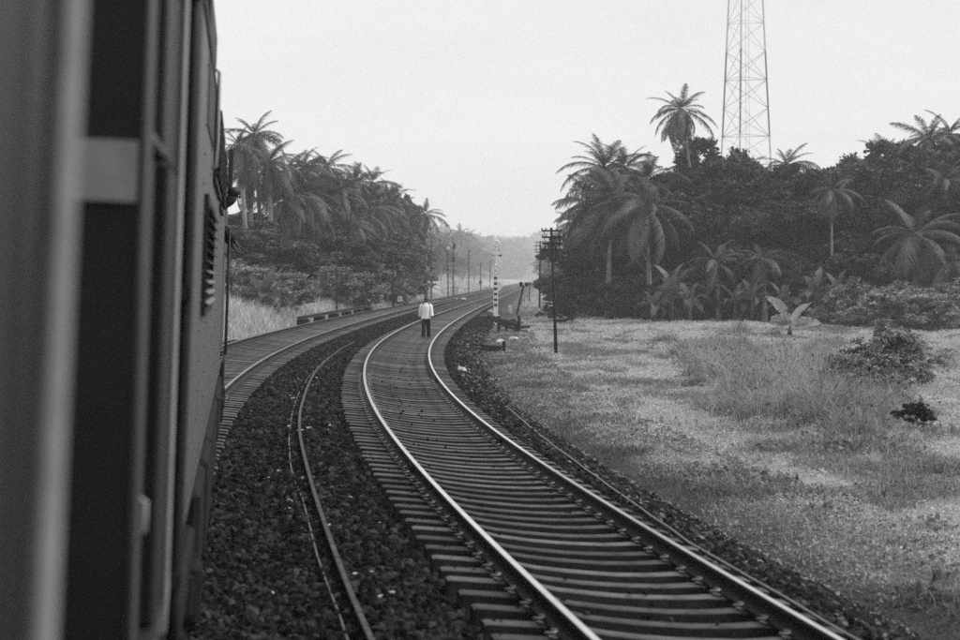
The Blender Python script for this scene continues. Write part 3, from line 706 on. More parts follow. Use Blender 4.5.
# the striped mast
Ym = 124; g = Vector((( 495.6 - 480) / FPX * Ym, Ym, 0)); g.z = float(gz(g.x, g.y)); g.z = max(g.z, float(bz(np.array(lat(g.x, g.y)), Ym)))
ms = tag(empty('signal_mast', g), 'black and white striped signal mast with round white discs beside the nearer track', 'signal')
zz = lambda py: PT(495, py, Ym).z - g.z
mt = MB().box(-.15, .15, -.06, .06, -.3, zz(276.5), .01).build('mast', M['white_paint'], ms)
for py in (277.8, 283.6, 288.8, 294, 299.6, 305): MB().box(-.105, .105, -.078, -.062, zz(py + 1.25), zz(py - 1.25)).build('black_band', M['black_paint'], mt)
MB().tube([(0, 0, zz(276.5)), (0.06, 0, zz(242))], [.06, .045], 8).build('upper_pole', M['white_paint'], ms)
def disc(py, r, dx, dy, n=22, ring=False):
    z = zz(py)
    b = MB()
    if ring:
        b.tube([(dx + r * math.cos(a), dy, z + r * math.sin(a)) for a in [2 * math.pi * k / n for k in range(n + 1)]], .06, 6, False); return b.build('ring', M['white_paint'], ms, smooth=True)
    b.tube([(dx, dy - .02, z), (dx, dy + .02, z)], r, n); d = b.build('disc', M['white_paint'], ms)
    b = MB(); b.tube([(dx + r * 1.0 * math.cos(a), dy - .03, z + r * 1.0 * math.sin(a)) for a in [2 * math.pi * k / n for k in range(n + 1)]], .03, 6, False); b.build('rim', M['galv'], d, smooth=True)
    b = MB(); b.tube([(dx, dy - .10, z), (dx, dy - .021, z)], [r * .28, r * .35], 12); b.build('lens', M['galv'], d)
disc(243.6, .17, .05, 0, ring=True); disc(269.7, .29, .02, -.11); disc(286.2, .29, .14, .14)
for py, w in ((250, .24), (255.4, .30)): MB().box(-w + .05, w + .05, -.03, .03, zz(py) - .03, zz(py) + .03).build('cross_bar', M['tower_dark'], ms)
MB().box(.25, .38, -.05, .05, zz(255.4) - .07, zz(255.4) + .07).build('arrow_tip', M['black_paint'], ms)
# leaning twin-lamp post, little post, white marker
def post(name, px0, py0, px1, py1, Y, r, label, heads=(), cat='post', material='pole_wood'):
    a = PT(px0, py0, Y); b_ = PT(px1, py1, Y) - a
    gg = float(gz(a.x, a.y)); root = tag(empty(name, (a.x, a.y, a.z)), label, cat)
    low = Vector((0, 0, 0)) - b_.normalized() * max(.15, (a.z - gg) / max(b_.normalized().z, .2) + .15)
    MB().tube([low, b_ * .5, b_], [r * 1.1, r, r * .9], 8).build('shaft', M[material], root)
    for (dx, dz, w, h) in heads:
        c = b_ + Vector((dx, -.05, dz))
        hh = MB().box(c.x - w / 2, c.x + w / 2, c.y - .15, c.y + .12, c.z - h / 2, c.z + h / 2, .03).build('lamp_head', M['black_paint'], root)
        MB().tube([(c.x, c.y - .15, c.z), (c.x, c.y - .3, c.z + .02)], min(w, h) * .4, 10, False).build('lamp_hood', M['black_paint'], hh)
    return root
lp = post('signal_post', 518.4, 308, 523.6, 285.5, 160, .085, 'short leaning post with two dark lamp heads right of the tracks', ((-.22, .1, .27, .42), (.24, .08, .27, .36)), 'signal')
post('signal_post', 529.6, 290.5, 529.8, 284.8, 235, .06, 'tiny dark post standing right of the leaning lamp post', ((0, .1, .36, .36),), 'signal')
def marker(px, py, Y, w, h, label, d=.25, material='white_paint'):
    a = PT(px, py, Y); a.z = max(float(gz(a.x, a.y)), float(bz(np.array(lat(a.x, a.y)), Y)) if lat(a.x, a.y) < 3.5 else -9)
    return tag(MB().box(-w / 2, w / 2, -d / 2, d / 2, -.08, h, .04).build('marker_block', M[material], None, Matrix.Translation(a) @ Matrix.Rotation(random.uniform(-.3, .3), 4, 'Z')), label, 'marker')
marker(510.2, 307.5, 168, .30, .62, 'upright white marker block right of the signal mast')
a = PT(400, 305, 168); a.z = float(gz(a.x, a.y)); bd = tag(empty('trackside_sign', a), 'small white square sign on a dark post left of the tracks', 'sign')
MB().box(-.07, .07, -.07, .07, -.2, .9).build('post', M['pole_wood'], bd); MB().box(-.23, .23, -.10, -.072, .88, 1.32, .01).build('board', M['white_paint'], bd)
MB().box(-.10, .02, -.106, -.102, 1.03, 1.18).build('board_mark', M['tower_dark'], bd)
# rails stacked on blocks along the far side
rs = tag(empty('rail_stack', (0, 0, 0)), 'dark spare rails laid on low blocks beside the far track on the left', 'rail stack')
for k, dt in enumerate((-.0, -.16)):
    Vv, Ff, fm = sweep(np.arange(98, 141, 2.5), lambda y: -6.9 + dt, lambda y: .30, RAIL)
    link('rail', mesh_of('rail', Vv, Ff, M['rail_side']), rs)
for y in (100, 108, 116, 124, 132, 139.5):
    x, yy = pos(y, -6.98); z = float(gz(x, yy)); s = float(slope(y))
    MB().box(-.3, .3, -.45, .45, z - .1, .147, .02).build('block', M['pole_wood'], rs, Matrix.Translation((float(x), float(yy), 0)) @ Matrix.Rotation(-math.atan(s), 4, 'Z'))
# low barrier of old rail and timbers on the right verge
def barrier():
    a, c = PT(490, 318, 112), PT(519, 327, 106)
    g0 = float(bz(np.array(3.2), 110)); g0 = max(g0, -.8)
    root = tag(empty('low_barrier', (a.x, a.y, g0)), 'low broken barrier of dark beams and posts on the right verge', 'barrier')
    o = Vector((a.x, a.y, g0))
    def L(px, py, Y): return PT(px, py, Y) - o
    for k, (p, q, r) in enumerate((((489, 316.5, 112), (519, 325.5, 106), .13), ((492, 319.5, 111), (517, 330, 106), .09), ((516, 327.5, 107), (529, 326.5, 108), .10), ((517, 331, 106), (528, 331, 108), .07))):
        MB().tube([L(*p), L(*q)], r, 6).build('beam', M['pole_wood'], root)
    for (px, p0, p1, Y, r) in ((498.8, 316, 326, 110, .11), (519.0, 315.5, 335, 106, .10), (506, 319, 327.5, 108, .08)):
        t, bt = L(px, p0, Y), L(px, p1, Y); bt.z = min(bt.z, -.1)
        MB().tube([bt, t], r, 7).build('post', M['pole_wood'], root)
    MB().tube([L(498, 324, 109), L(514, 320, 108), L(519, 324, 107)], .08, 6).build('beam', M['pole_wood'], root)
barrier()
a = PT(503.8, 352, 78); a.z = float(gz(a.x, a.y))
st = tag(empty('stub_post', a), 'short dark post with a fallen plank on the grassy verge', 'post')
MB().box(-.07, .07, -.07, .07, -.3, PT(503.8, 341, 78).z - a.z, .01).build('post', M['pole_wood'], st)
MB().box(-.95, -.1, -.1, .1, .05, .3, .02, M=Matrix.Rotation(R(4), 4, 'Y')).build('plank', M['pole_wood'], st)
# whitewashed stones and rubbish
def rock(px, py, s, label, z=None, Y=None):
    d = dirpx(px, py)
    Y = 1900 * (CAM_H + .45) / (py - HORIZON)
    a = PT(px, py, Y); t = float(lat(a.x, a.y)); a.z = max(float(gz(a.x, a.y)), float(bz(np.array(t), Y))) + .02 if abs(t) < 9 else float(gz(a.x, a.y))
    b = MB(); b.ball((0, 0, s * .3), s, s * .7, s * .5, 8, 5)
    rr = random.Random(int(px)); b.v = [(x * rr.uniform(.75, 1.2), y * rr.uniform(.75, 1.2), z * rr.uniform(.7, 1.2)) for (x, y, z) in b.v]
    return tag(b.build('white_stone', M['white_stone'], None, Matrix.Translation(a) @ Matrix.Rotation(rr.uniform(0, 3), 4, 'Z')), label, 'stone', 'pale stones by the tracks')
rock(461.5, 371, .16, 'pale stone beside the right rail at the bend'); rock(500, 337, .3, 'larger pale stone on the verge below the barrier')
rock(514, 334, .26, 'pale stone at the foot of the barrier post'); rock(491, 314, .3, 'pale stone at the foot of the signal mast, left of it')
rock(497, 315.5, .25, 'pale stone at the foot of the signal mast, right of it'); rock(683, 507, .05, 'small pale stone on the right shoulder near the grass')
rock(271, 615, .04, 'small pale stone on the gravel near the bottom of the train'); rock(463, 303.5, .4, 'pale stones between the tracks beyond the person')
rock(290, 522, .06, 'pale chip on the gravel left of the loose rail'); rock(456, 303, .3, 'small pale stone between the tracks, left one of two')
# pale chips and scraps beside the loose rail
b = MB()
for _ in range(90):
    y = random.uniform(14, 60); t = -2.2 + random.gauss(0, .28); x, yy = pos(y, t); z = float(bz(np.array(t), y)) + .03
    q = random.uniform(.012, .04) * (1 + y / 60)
    b.box(-q, q, -q * .7, q * .7, -.008, .01, M=Matrix.Translation((float(x), float(yy), z)) @ Matrix.Rotation(random.uniform(0, 6), 4, 'Z') @ Matrix.Rotation(random.uniform(-.5, .5), 4, 'X'))
tag(b.build('litter', M['white_stone']), 'small pale scraps scattered on the gravel along the loose rail', 'litter', kind='stuff')
# lattice tower
def tower():
    Y = 215
    z0 = -.8; px_c = 743.5
    root = tag(empty('radio_tower', ((px_c - 480) / FPX * Y, Y, z0)), 'tall three-legged lattice radio tower rising behind the right-hand trees', 'tower')
    Ht = 56.0
    z_at = lambda py: PT(750, py, Y).z - z0
    s0 = z_at(150); 
    def side(z): return max(5.35 - (z - s0) * (5.35 - 3.75) / (z_at(0) - s0), 1.0)
    ang = [R(a) for a in (-14, 106, 226)]
    def leg(i, z): r = side(z) / math.sqrt(3) * 1.03; return Vector((r * math.cos(ang[i]), -r * math.sin(ang[i]), z))
    lev = list(np.arange(0, Ht + .1, 3.2))
    band = lambda z: M['tower_dark'] if (z_at(134) - 1.6 < z + 1.6 < z_at(66) + 1.6) or z > z_at(66) + 15 else M['galv']
    for i in range(3):
        for a, c in zip(lev[:-1], lev[1:]): MB().tube([leg(i, a), leg(i, c)], .10, 8).build('leg', band(a), root)
    for k, (a, c) in enumerate(zip(lev[:-1], lev[1:])):
        for i in range(3):
            j = (i + 1) % 3
            MB().tube([leg(i, a), leg(j, c)], .026, 4).build('brace', band(a), root)
            MB().tube([leg(j, a), leg(i, c)], .026, 4).build('brace', band(a), root)
            if k % 2 == 0: MB().tube([leg(i, a), leg(j, a)], .024, 4).build('strut', band(a), root)
    b = MB()
    for s in (-.18, .18): b.tube([leg(0, 0) * .45 + Vector((-1.2 + s, 0, 0)), leg(0, Ht) * .45 + Vector((-.3 + s, 0, Ht * .55))], .025, 4)
    b.build('ladder', M['galv'], root)
tower()

# ------------------------------------------------------------------ vegetation
ORD = ['first', 'second', 'third', 'fourth', 'fifth', 'sixth', 'seventh', 'eighth', 'ninth', 'tenth', 'eleventh', 'twelfth', 'thirteenth', 'fourteenth', 'fifteenth',
       'sixteenth', 'seventeenth', 'eighteenth', 'nineteenth', 'twentieth', 'twenty-first', 'twenty-second', 'twenty-third', 'twenty-fourth', 'twenty-fifth', 'twenty-sixth']
def frond_mesh(seed, droop, hang):
    r = random.Random(seed); V, F = [], []
    n = 12; pts, tan = [], []
    p = Vector((0, 0, 0)); L = 4.6
    for i in range(n + 1):
        s = i / n; a = -droop * (s ** 1.35); t = Vector((math.cos(a), .05 * math.sin(seed * 2.1) * s, math.sin(a)))
        pts.append(p.copy()); tan.append(t); p = p + t * (L / n)
    for i in range(n + 1):
        w = .055 * (1 - i / n) + .010
        for k in range(3):
            a = 2 * math.pi * k / 3 + math.pi / 2; V.append(pts[i] + Vector((0, math.cos(a) * w, math.sin(a) * w * .7)))
    for i in range(n):
        for k in range(3): F.append((i * 3 + k, i * 3 + (k + 1) % 3, i * 3 + 3 + (k + 1) % 3, i * 3 + 3 + k))
    m = 66
    for i in range(m):
        s = .14 + .86 * i / (m - 1); fi = min(s * n, n - 1e-6); k = int(fi); q = fi - k
        c = pts[k].lerp(pts[k + 1], q); t = tan[k].lerp(tan[k + 1], q).normalized()
        up = Vector((-t.z, 0, t.x))
        ln = 1.12 * (math.sin(min(s * 1.25 + .18, 1.45) * math.pi * .62) ** .8) * (1 - .45 * max(0, s - .75) / .25) * r.uniform(.6, 1.15)
        for sd in (-1, 1):
            if r.random() < .12: continue
            fw = .45 + .75 * s + r.uniform(-.12, .12)
            d = (Vector((0, sd, 0)) + t * fw + up * (.22 - hang * .5)).normalized()
            d2 = (d + Vector((0, 0, -hang * 1.15 - r.uniform(0, .35)))).normalized()
            w = t * .026
            b = len(V); mid = c + d * ln * .45; tip = mid + d2 * ln * .55
            V += [c - w, c + w, mid + w * 1.15, mid - w * 1.15, tip]
            F += [(b, b + 1, b + 2, b + 3), (b + 3, b + 2, b + 4)]
    return mesh_of('frond', V, F, M['frond'])
FRONDS = [[frond_mesh(i + 10 * k, d + .12 * i, h) for i in range(3)] for k, (d, h) in enumerate(((.85, .4), (1.25, .85), (1.45, 1.2)))]
COCO = MB().ball((0, 0, 0), .13, .13, .16, 8, 6).mesh('coconut', M['frond'], True)
def palm(label, px, py, Y, size=1.0, lean=(0, 0), nf=26, group=None, vis=True, r0=.17):
    size *= .85 if Y < 200 else .72
    if group == 'palms of the left grove': Y *= 1.28 if px < 340 else 1.2
    c = PT(px, py, Y); bx, by = c.x + lean[0], c.y + lean[1]
    base = Vector((bx, by, float(gz(bx, by)))); top = c - base
    root = tag(empty('coconut_palm', base), label, 'palm tree', group)
    b = MB(); P, Rr = [], []
    for i in range(10):
        s = i / 9; P.append((top.x * (s ** 1.5), top.y * (s ** 1.5), -.2 + (top.z + .2) * s)); Rr.append(r0 * (1.25 - .55 * s) * (1.5 if i == 0 else 1))
    b.tube(P, Rr, 8); b.build('trunk', M['bark_palm'], root, smooth=True)
    r = random.Random(int(px * 7 + py))
    ga = r.uniform(0, 6); nf += 6
    tilt = Matrix.Rotation(r.uniform(-.22, .22), 4, 'X') @ Matrix.Rotation(r.uniform(-.22, .22), 4, 'Y'); dr = r.uniform(-.15, .2)
    for i in range(nf):
        q = (i + .5) / nf; az = ga + i * 2.39996
        el = R(80) - R(142) * (q ** .8) - dr + r.uniform(-.2, .2)       # upright young fronds to hanging old ones
        fam = 0 if q < .3 else (1 if q < .68 else 2)
        sc = size * (.66 + .40 * min(q * 2.2, 1)) * r.uniform(.72, 1.15)
        Mx = Matrix.Translation(top) @ tilt @ Matrix.Rotation(az + r.uniform(-.3, .3), 4, 'Z') @ Matrix.Rotation(-el, 4, 'Y') @ Matrix.Rotation(r.uniform(-.5, .5), 4, 'X') @ Matrix.Scale(sc, 4)
        link('frond', FRONDS[fam][r.randrange(3)], root, Mx)
    for i in range(r.randrange(3, 7)):
        a = r.uniform(0, 6.28); link('coconut', COCO, root, Matrix.Translation(top + Vector((.3 * math.cos(a), .3 * math.sin(a), -.3 - r.uniform(0, .25)))) @ Matrix.Scale(size, 4))
    return root
# px, py of the crown's heart, distance, frond size, lean of the trunk's foot
left_palms = [(239, 146, 104, .78, (.6, 0), 24), (254, 135, 112, .86, (.5, 1), 24), (269, 163, 106, .82, (.2, 0), 26), (286, 173, 118, .8, (-.3, 1), 22), (299, 192, 112, 1.08, (-.6, 0), 28), (304, 166, 126, .95, (.3, 1), 24),
              (327, 167, 138, 1.0, (.2, 0), 24), (330, 200, 126, 1.0, (-.4, 0), 24), (354, 183, 150, .95, (.5, 0), 24), (372, 183, 160, 1.05, (-.4, 0), 26), (370, 206, 150, 1.0, (-2.4, 1), 26),
              (316, 186, 128, .95, (.5, 1), 24), (285, 200, 108, .9, (.3, 0), 22), (340, 190, 134, .95, (.4, 0), 24), (388, 212, 160, 1.0, (-.5, 0), 24), (358, 214, 142, .95, (.6, 0), 22), (312, 212, 116, .85, (-.4, 0), 22),
              (248, 172, 110, .8, (.4, 0), 22), (389, 196, 172, 1.0, (.4, 0), 24), (403, 228, 178, 1.0, (.6, 0), 24), (345, 222, 136, .8, (.3, 0), 20)]
for i, a in enumerate(sorted(left_palms)):
    lb = 'coconut palm in the grove left of the tracks, %s crown counted from the train' % ORD[i]
    if a[0] == 370: lb = 'coconut palm with a strongly slanting pale trunk in the left grove'
    if a[0] == 299: lb = 'large drooping coconut palm in front of the left grove'
    palm(lb, *a, group='palms of the left grove')
right_palms = [(604, 168, 152, 1.15, (.4, 1), 28), (590, 205, 160, 1.0, (.2, 0), 24), (612, 196, 142, 1.2, (-.3, 0), 28), (646, 180, 150, 1.05, (.3, 1), 26), (646, 206, 138, 1.2, (.3, 0), 28), (700, 170, 166, .9, (.4, 0), 22),
               (787, 165, 165, .85, (.4, 1), 22), (886, 158, 160, .9, (.3, 0), 22), (930, 140, 150, .9, (.2, 0), 22), (950, 134, 154, 1.0, (.3, 0), 22), (716, 262, 131, .7, (.2, 0), 14), (625, 168, 158, 1.0, (.3, 0), 24), (596, 232, 150, .9, (.3, 0), 22), (664, 216, 150, .9, (.2, 0), 22), (762, 258, 130, .62, (.2, 0), 16), (866, 176, 152, .85, (.3, 0), 22), (745, 172, 160, .8, (.3, 0), 20), (945, 182, 136, .9, (.3, 0), 22)]
for i, a in enumerate(sorted(right_palms)):
    palm('coconut palm in the wood right of the tracks, %s crown counted from the telegraph poles' % ORD[i], *a, group='palms of the right wood')
palm('tall lone coconut palm standing clear above the right wood beside the tower', 681, 110, 158, .92, (1.9, 0), 28, 'palms of the right wood', r0=.14)
palm('slender palm with a thin straight pale trunk in the right wood', 832, 190, 131, .62, (0, 0), 18, 'palms of the right wood', r0=.085)
palm('low wide palm with long arching fronds at the right edge of the wood', 915, 236, 124, 1.12, (.2, .5), 22, 'palms of the right wood')
palm('low palm with drooping fronds cut by the right picture edge', 955, 262, 122, .9, (.2, .5), 20, 'palms of the right wood')
far_palms = [(424, 214, 215, 1.0), (440, 244, 420, 1.7), (432, 232, 520, 1.7), (447, 240, 640, 1.9), (460, 234, 760, 2.2), (467, 238, 820, 2.4), (415, 238, 280, 1.3), (478, 246, 940, 2.4), (575, 222, 270, 1.3)]
for i, a in enumerate(sorted(far_palms)): palm('hazy coconut palm far down the line, %s counted from the left grove' % ORD[i], *a, (.3, 0), 20, group='hazy far palms')

def leaf_quads(C, D, size, aspect=.5):
    """rhombic leaves at centres C pointing along D"""
    n = len(C)
    D = D / (np.linalg.norm(D, axis=1, keepdims=True) + 1e-9)
    rv = rng.normal(size=(n, 3)); S = np.cross(D, rv); S /= (np.linalg.norm(S, axis=1, keepdims=True) + 1e-9)
    sz = size[:, None]
    V = np.stack([C - D * sz * .5, C + S * sz * aspect * .5, C + D * sz * .5, C - S * sz * aspect * .5], 1).reshape(-1, 3)
    return V, np.arange(n * 4).reshape(-1, 4)
def crown_points(lobes, per, inner=.55, spread=.25):
    C, D, T_ = [], [], []
    for (c, r) in lobes:
        m = 7; k = max(6, int(per * (r[0] * r[1] + r[0] * r[2]) / 2 / m))
        d = rng.normal(size=(k, 3)); d /= np.linalg.norm(d, axis=1, keepdims=True)
        rad = inner + (1.08 - inner) * rng.random(k) ** .6
        rad *= .82 + .34 * fbm(d[:, 0] * 2.2 + c[0], d[:, 1] * 2.2 + d[:, 2] * 1.7 + c[2])
        cc = np.repeat(np.array(c) + d * np.array(r) * rad[:, None], m, 0)          # twigs, each with a few leaves
        of = rng.normal(size=(k * m, 3)); of[:, 2] *= .6
        C.append(cc + of * spread)
        dd = of * .7 + np.repeat(d, m, 0) * .5 + rng.normal(size=(k * m, 3)) * .3; dd[:, 2] -= .35; D.append(dd)
        T_.append(np.repeat(.3 + 1.5 * rng.random(k) ** 1.4, m) * rng.uniform(.8, 1.2, k * m))
    crown_points.tone = np.concatenate(T_)
    return np.concatenate(C), np.concatenate(D)
def set_tone(me):
    at = me.attributes.new('tone', 'FLOAT', 'POINT'); at.data.foreach_set('value', np.repeat(crown_points.tone, 4).astype(np.float32)); return me
def tree_meshes(seed, h, rad, nl, leaf, material, low=.22, per=300):
    r = np.random.default_rng(seed); lobes = []
    for i in range(nl):
        q = r.random(); z = h * (low + (.90 - low) * q) * (.9 + .2 * r.random())
        rr = rad * math.sqrt(max(.08, 1 - ((q - .42) / .66) ** 2)) * (.25 + .85 * r.random()); a = i * 2.4 + r.random()
        s = rad * (.22 + .16 * r.random())
        lobes.append(((rr * math.cos(a), rr * math.sin(a), z), (s, s, s * (.72 + .2 * r.random()))))
    subs = []
    for (c, s) in lobes:                                # boughs break up into smaller leaf masses, more of them on top
        for _ in range(8):
            d = r.normal(size=3); d[2] = abs(d[2]) * .9 - .35; d /= np.linalg.norm(d); q = .62 + .5 * r.random(); f_ = .30 + .2 * r.random()
            if r.random() < .12: q, f_ = 1.35, .22
            subs.append((tuple(np.array(c) + d * np.array(s) * q), (s[0] * f_, s[1] * f_, s[2] * f_ * .8)))
    C, D = crown_points(subs, per, .35, spread=leaf * .5)
    V, F = leaf_quads(C, D, rng.uniform(leaf * .6, leaf * 1.3, len(C)))
    crown = set_tone(mesh_of('crown', V, F, material))
    b = MB(); b.tube([(0, 0, -.3), (0.02 * h, 0, h * .25), (.03 * h, .02 * h, h * .5), (0, 0, h * .8)], [h * .022, h * .017, h * .012, h * .004], 8)
    for (c, s) in lobes[::2]: b.tube([(.02 * h, 0, h * (.18 + .25 * r.random())), (c[0] * .5, c[1] * .5, c[2] * .72), c], [h * .009, h * .006, h * .002], 5)
    return b.mesh('trunk', M['bark'], True), crown
TREES = [tree_meshes(s, 12, 4.3, n, .40, M[m], low=lo, per=760) for s, n, m, lo in ((1, 36, 'leaf_dark', .16), (2, 32, 'leaf_mid', .3), (3, 44, 'leaf_dark', .10), (4, 34, 'leaf_dark', .34), (5, 40, 'leaf_mid', .14), (6, 30, 'leaf_olive', .12), (7, 38, 'leaf_olive', .2))]
SHRUBS = [tree_meshes(s, 3.2, 2.0, n, .17, M[m], low=.1, per=2600) for s, n, m in ((11, 16, 'leaf_olive'), (12, 20, 'leaf_olive'), (13, 14, 'leaf_dark'), (14, 20, 'leaf_field'))]
def tree(name, label, cat, px, py_top, Y, width, kind, src, h0, w0, group):
    if 'left' in group: k_ = 1.28 if px < 340 else 1.2; Y *= k_; width *= k_ * .95
    base = ground_pt(px, Y); h = PT(px, py_top, Y).z - base.z
    root = tag(empty(name, base, random.uniform(0, 6.28)), label, cat, group)
    sx = width / w0
    for nm, me in zip(('trunk', 'crown'), src[kind]): link(nm, me, root, Matrix.Diagonal((sx, sx, h / h0, 1)))
    return root
T = [  # px, top row, distance, crown width in m, kind
    (578, 232, 186, 6, 5), (592, 248, 168, 6, 2), (572, 262, 178, 5, 6), (612, 238, 158, 7, 0), (632, 216, 154, 8, 5), (660, 226, 150, 7, 2), (664, 178, 164, 8, 6), (688, 192, 148, 8, 5), (708, 172, 154, 9, 2), (728, 152, 162, 9, 1),
    (742, 182, 146, 9, 6), (764, 176, 156, 9, 0), (770, 205, 142, 8, 5), (796, 172, 152, 9, 2), (806, 204, 138, 8, 6), (834, 178, 158, 8, 5), (858, 157, 156, 8, 1), (850, 200, 140, 8, 2), (880, 182, 146, 9, 6), (905, 160, 148, 9, 5),
    (925, 148, 154, 9, 0), (945, 152, 142, 9, 6), (970, 136, 146, 10, 5), (952, 196, 134, 8, 2), (990, 170, 138, 9, 6), (1015, 150, 142, 10, 5)]
for i, (px, py, Y, w, k) in enumerate(sorted(T)):
    tree('broadleaf_tree', 'dense broadleaf tree in the wood right of the tracks, %s from the telegraph poles' % ORD[i], 'tree', px, py, Y, w, k, TREES, 11.6, 8.8, 'broadleaf trees of the right wood')
TL = [(225, 205, 112, 6, 4), (240, 226, 104, 5, 1), (262, 222, 112, 6, 4), (284, 214, 120, 6, 1), (280, 236, 104, 5, 4), (312, 222, 126, 6, 4), (325, 238, 122, 6, 1), (344, 228, 140, 6, 4), (362, 236, 148, 6, 1), (384, 226, 166, 7, 4),
      (404, 196, 196, 3.6, 1), (394, 236, 180, 5, 4), (412, 244, 205, 4.5, 1), (350, 246, 134, 4, 4)]
for i, (px, py, Y, w, k) in enumerate(sorted(TL)):
    lb = 'dense dark broadleaf tree below the left palms, %s counted from the train' % ORD[i]
    if (px, py) == (404, 196): lb = 'dark spreading broadleaf tree at the right end of the left grove'
    tree('broadleaf_tree', lb, 'tree', px, py, Y, w, k, TREES, 11.6, 8.8, 'broadleaf trees of the left grove')
for i, (px, py, Y, w, k) in enumerate(sorted([(425, 246, 440, 12, 1), (438, 254, 560, 14, 1), (452, 252, 700, 16, 1), (463, 244, 860, 19, 4), (474, 250, 960, 19, 1), (566, 268, 320, 8, 4), (562, 254, 560, 15, 1), (575, 246, 400, 11, 4), (555, 250, 900, 20, 1)])):
    tree('broadleaf_tree', 'hazy broadleaf tree far down the line, %s counted from the left grove' % ORD[i], 'tree', px, py, Y, w, k, TREES, 11.6, 8.8, 'hazy far trees')
S = [(600, 270, 150, 6, 1), (578, 290, 168, 4, 0), (625, 278, 142, 5, 1), (648, 272, 138, 5, 0), (700, 262, 133, 5.5, 1), (722, 270, 133, 4, 0), (745, 256, 133, 5.5, 1), (770, 262, 132, 5, 0), (800, 250, 133, 6, 0), (862, 256, 130, 6, 1), (845, 280, 124, 4, 3),
     (885, 284, 118, 5, 3), (905, 289, 112, 5, 3), (935, 286, 116, 5, 3), (960, 282, 118, 5, 3), (985, 280, 118, 6, 3), (555, 300, 150, 2.6, 0), (572, 303, 128, 2.4, 2)]
for i, (px, py, Y, w, k) in enumerate(sorted(S)):
    tree('shrub', 'leafy shrub at the foot of the right wood, %s from the telegraph poles' % ORD[i], 'shrub', px, py, Y, w, k, SHRUBS, 3.3, 4.0, 'shrubs below the right wood')
S2K = {0: 3, 1: 3, 2: 3}
S2 = [(232, 262, 82, 2.6, 0), (252, 262, 86, 3.4, 1), (270, 268, 90, 3.6, 1), (290, 276, 92, 2.6, 0), (318, 262, 112, 4, 2), (345, 268, 124, 4, 0), (365, 266, 134, 4, 2), (385, 262, 150, 4, 0), (410, 270, 178, 5, 1), (300, 262, 108, 4, 0), (330, 282, 112, 2.4, 1)]
for i, (px, py, Y, w, k) in enumerate(sorted(S2)):
    tree('shrub', 'leafy shrub on the left bank below the palms, %s counted from the train' % ORD[i], 'shrub', px, py, Y, w, S2K[k], SHRUBS, 3.3, 4.0, 'shrubs on the left bank')
for (px, py, Y, w, k, lb) in ((880, 325, 51, 2.5, 3, 'ferny bush beside the tall grass, the tallest of four'), (860, 348, 47, 1.7, 3, 'ferny bush at the right edge of the tall grass, left of the tallest'), (905, 338, 54, 1.9, 3, 'ferny bush behind the small dark bush, right of the tallest'), (886, 372, 46, 1.5, 3, 'lowest ferny bush, in front of the tallest one'), (918, 401, 37.5, .75, 2, 'small round dark bush standing alone in the field')):
    tree('bush', lb, 'bush', px, py, Y, w, k, SHRUBS, 3.3, 4.0, 'bushes in the field')

# banana plants
def banana_leaf(seed, bend, tear=.4):
    r = random.Random(seed); V, F = [], []; n = 11; L = 2.3; p = Vector((0, 0, 0))
    for i in range(n + 1):
        s = i / n; a = -bend * s ** 1.4; t = Vector((math.cos(a), 0, math.sin(a))); up = Vector((-t.z, 0, t.x))
        w = .34 * (math.sin(min(1, .06 + s * 1.02) * math.pi) ** .55) if s < .99 else .02
        if s < .1: w = .03
        dr = .35 + .3 * r.random()
        V += [p + Vector((0, -w, 0)) + up * (w * dr), p - up * .02, p + Vector((0, w, 0)) + up * (w * dr)]
        p = p + t * (L / n)
    for i in range(n):
        a = i * 3
        for (q, s) in ((0, 1), (1, 2)):
            if r.random() < tear and i > 1:                       # a torn strip leaves a notch
                m = len(V); e = 0 if q == 0 else 2
                V.append((V[a + e] * .35 + V[a + 3 + e] * .65)); F.append((a + q, a + s, a + 3 + s, a + 3 + q) if False else ((a + 1, a + 4, m) if q == 0 else (a + 4, a + 1, m)))
            else: F.append((a + q, a + s, a + 3 + s, a + 3 + q))
    return V, F
BL = {}
for mname in ('banana', 'banana_pale'):
    BL[mname] = [mesh_of('leaf', *banana_leaf(i, b, .4 if mname == 'banana' else .16), M[mname]) for i, b in enumerate((.7, 1.2, 1.7, 2.1))]
STEM = MB().tube([(0, 0, -.1), (0, 0, .5), (.02, 0, 1)], [.13, .11, .06], 8).mesh('stem', M['banana'], True)
def banana(label, px, Y, h, size=1.0, n=9, mname='banana', flat=False):
    base = ground_pt(px, Y); root = tag(empty('banana_plant', base), label, 'plant', 'banana plants'); r = random.Random(int(px * 3 + Y))
    link('stem', STEM, root, Matrix.Diagonal((size, size, h, 1)))
    for i in range(n):
        az = i * 2.4 + r.random(); el = R(78) - R(85) * i / n + r.uniform(-.1, .1)
        link('leaf', BL[mname][min(3, int(i / n * 4))], root, Matrix.Translation((0, 0, h * .95)) @ Matrix.Rotation(az, 4, 'Z') @ Matrix.Rotation(-el, 4, 'Y') @ Matrix.Rotation(r.uniform(-.6, .6), 4, 'X') @ Matrix.Scale(size * r.uniform(.62, .9), 4))
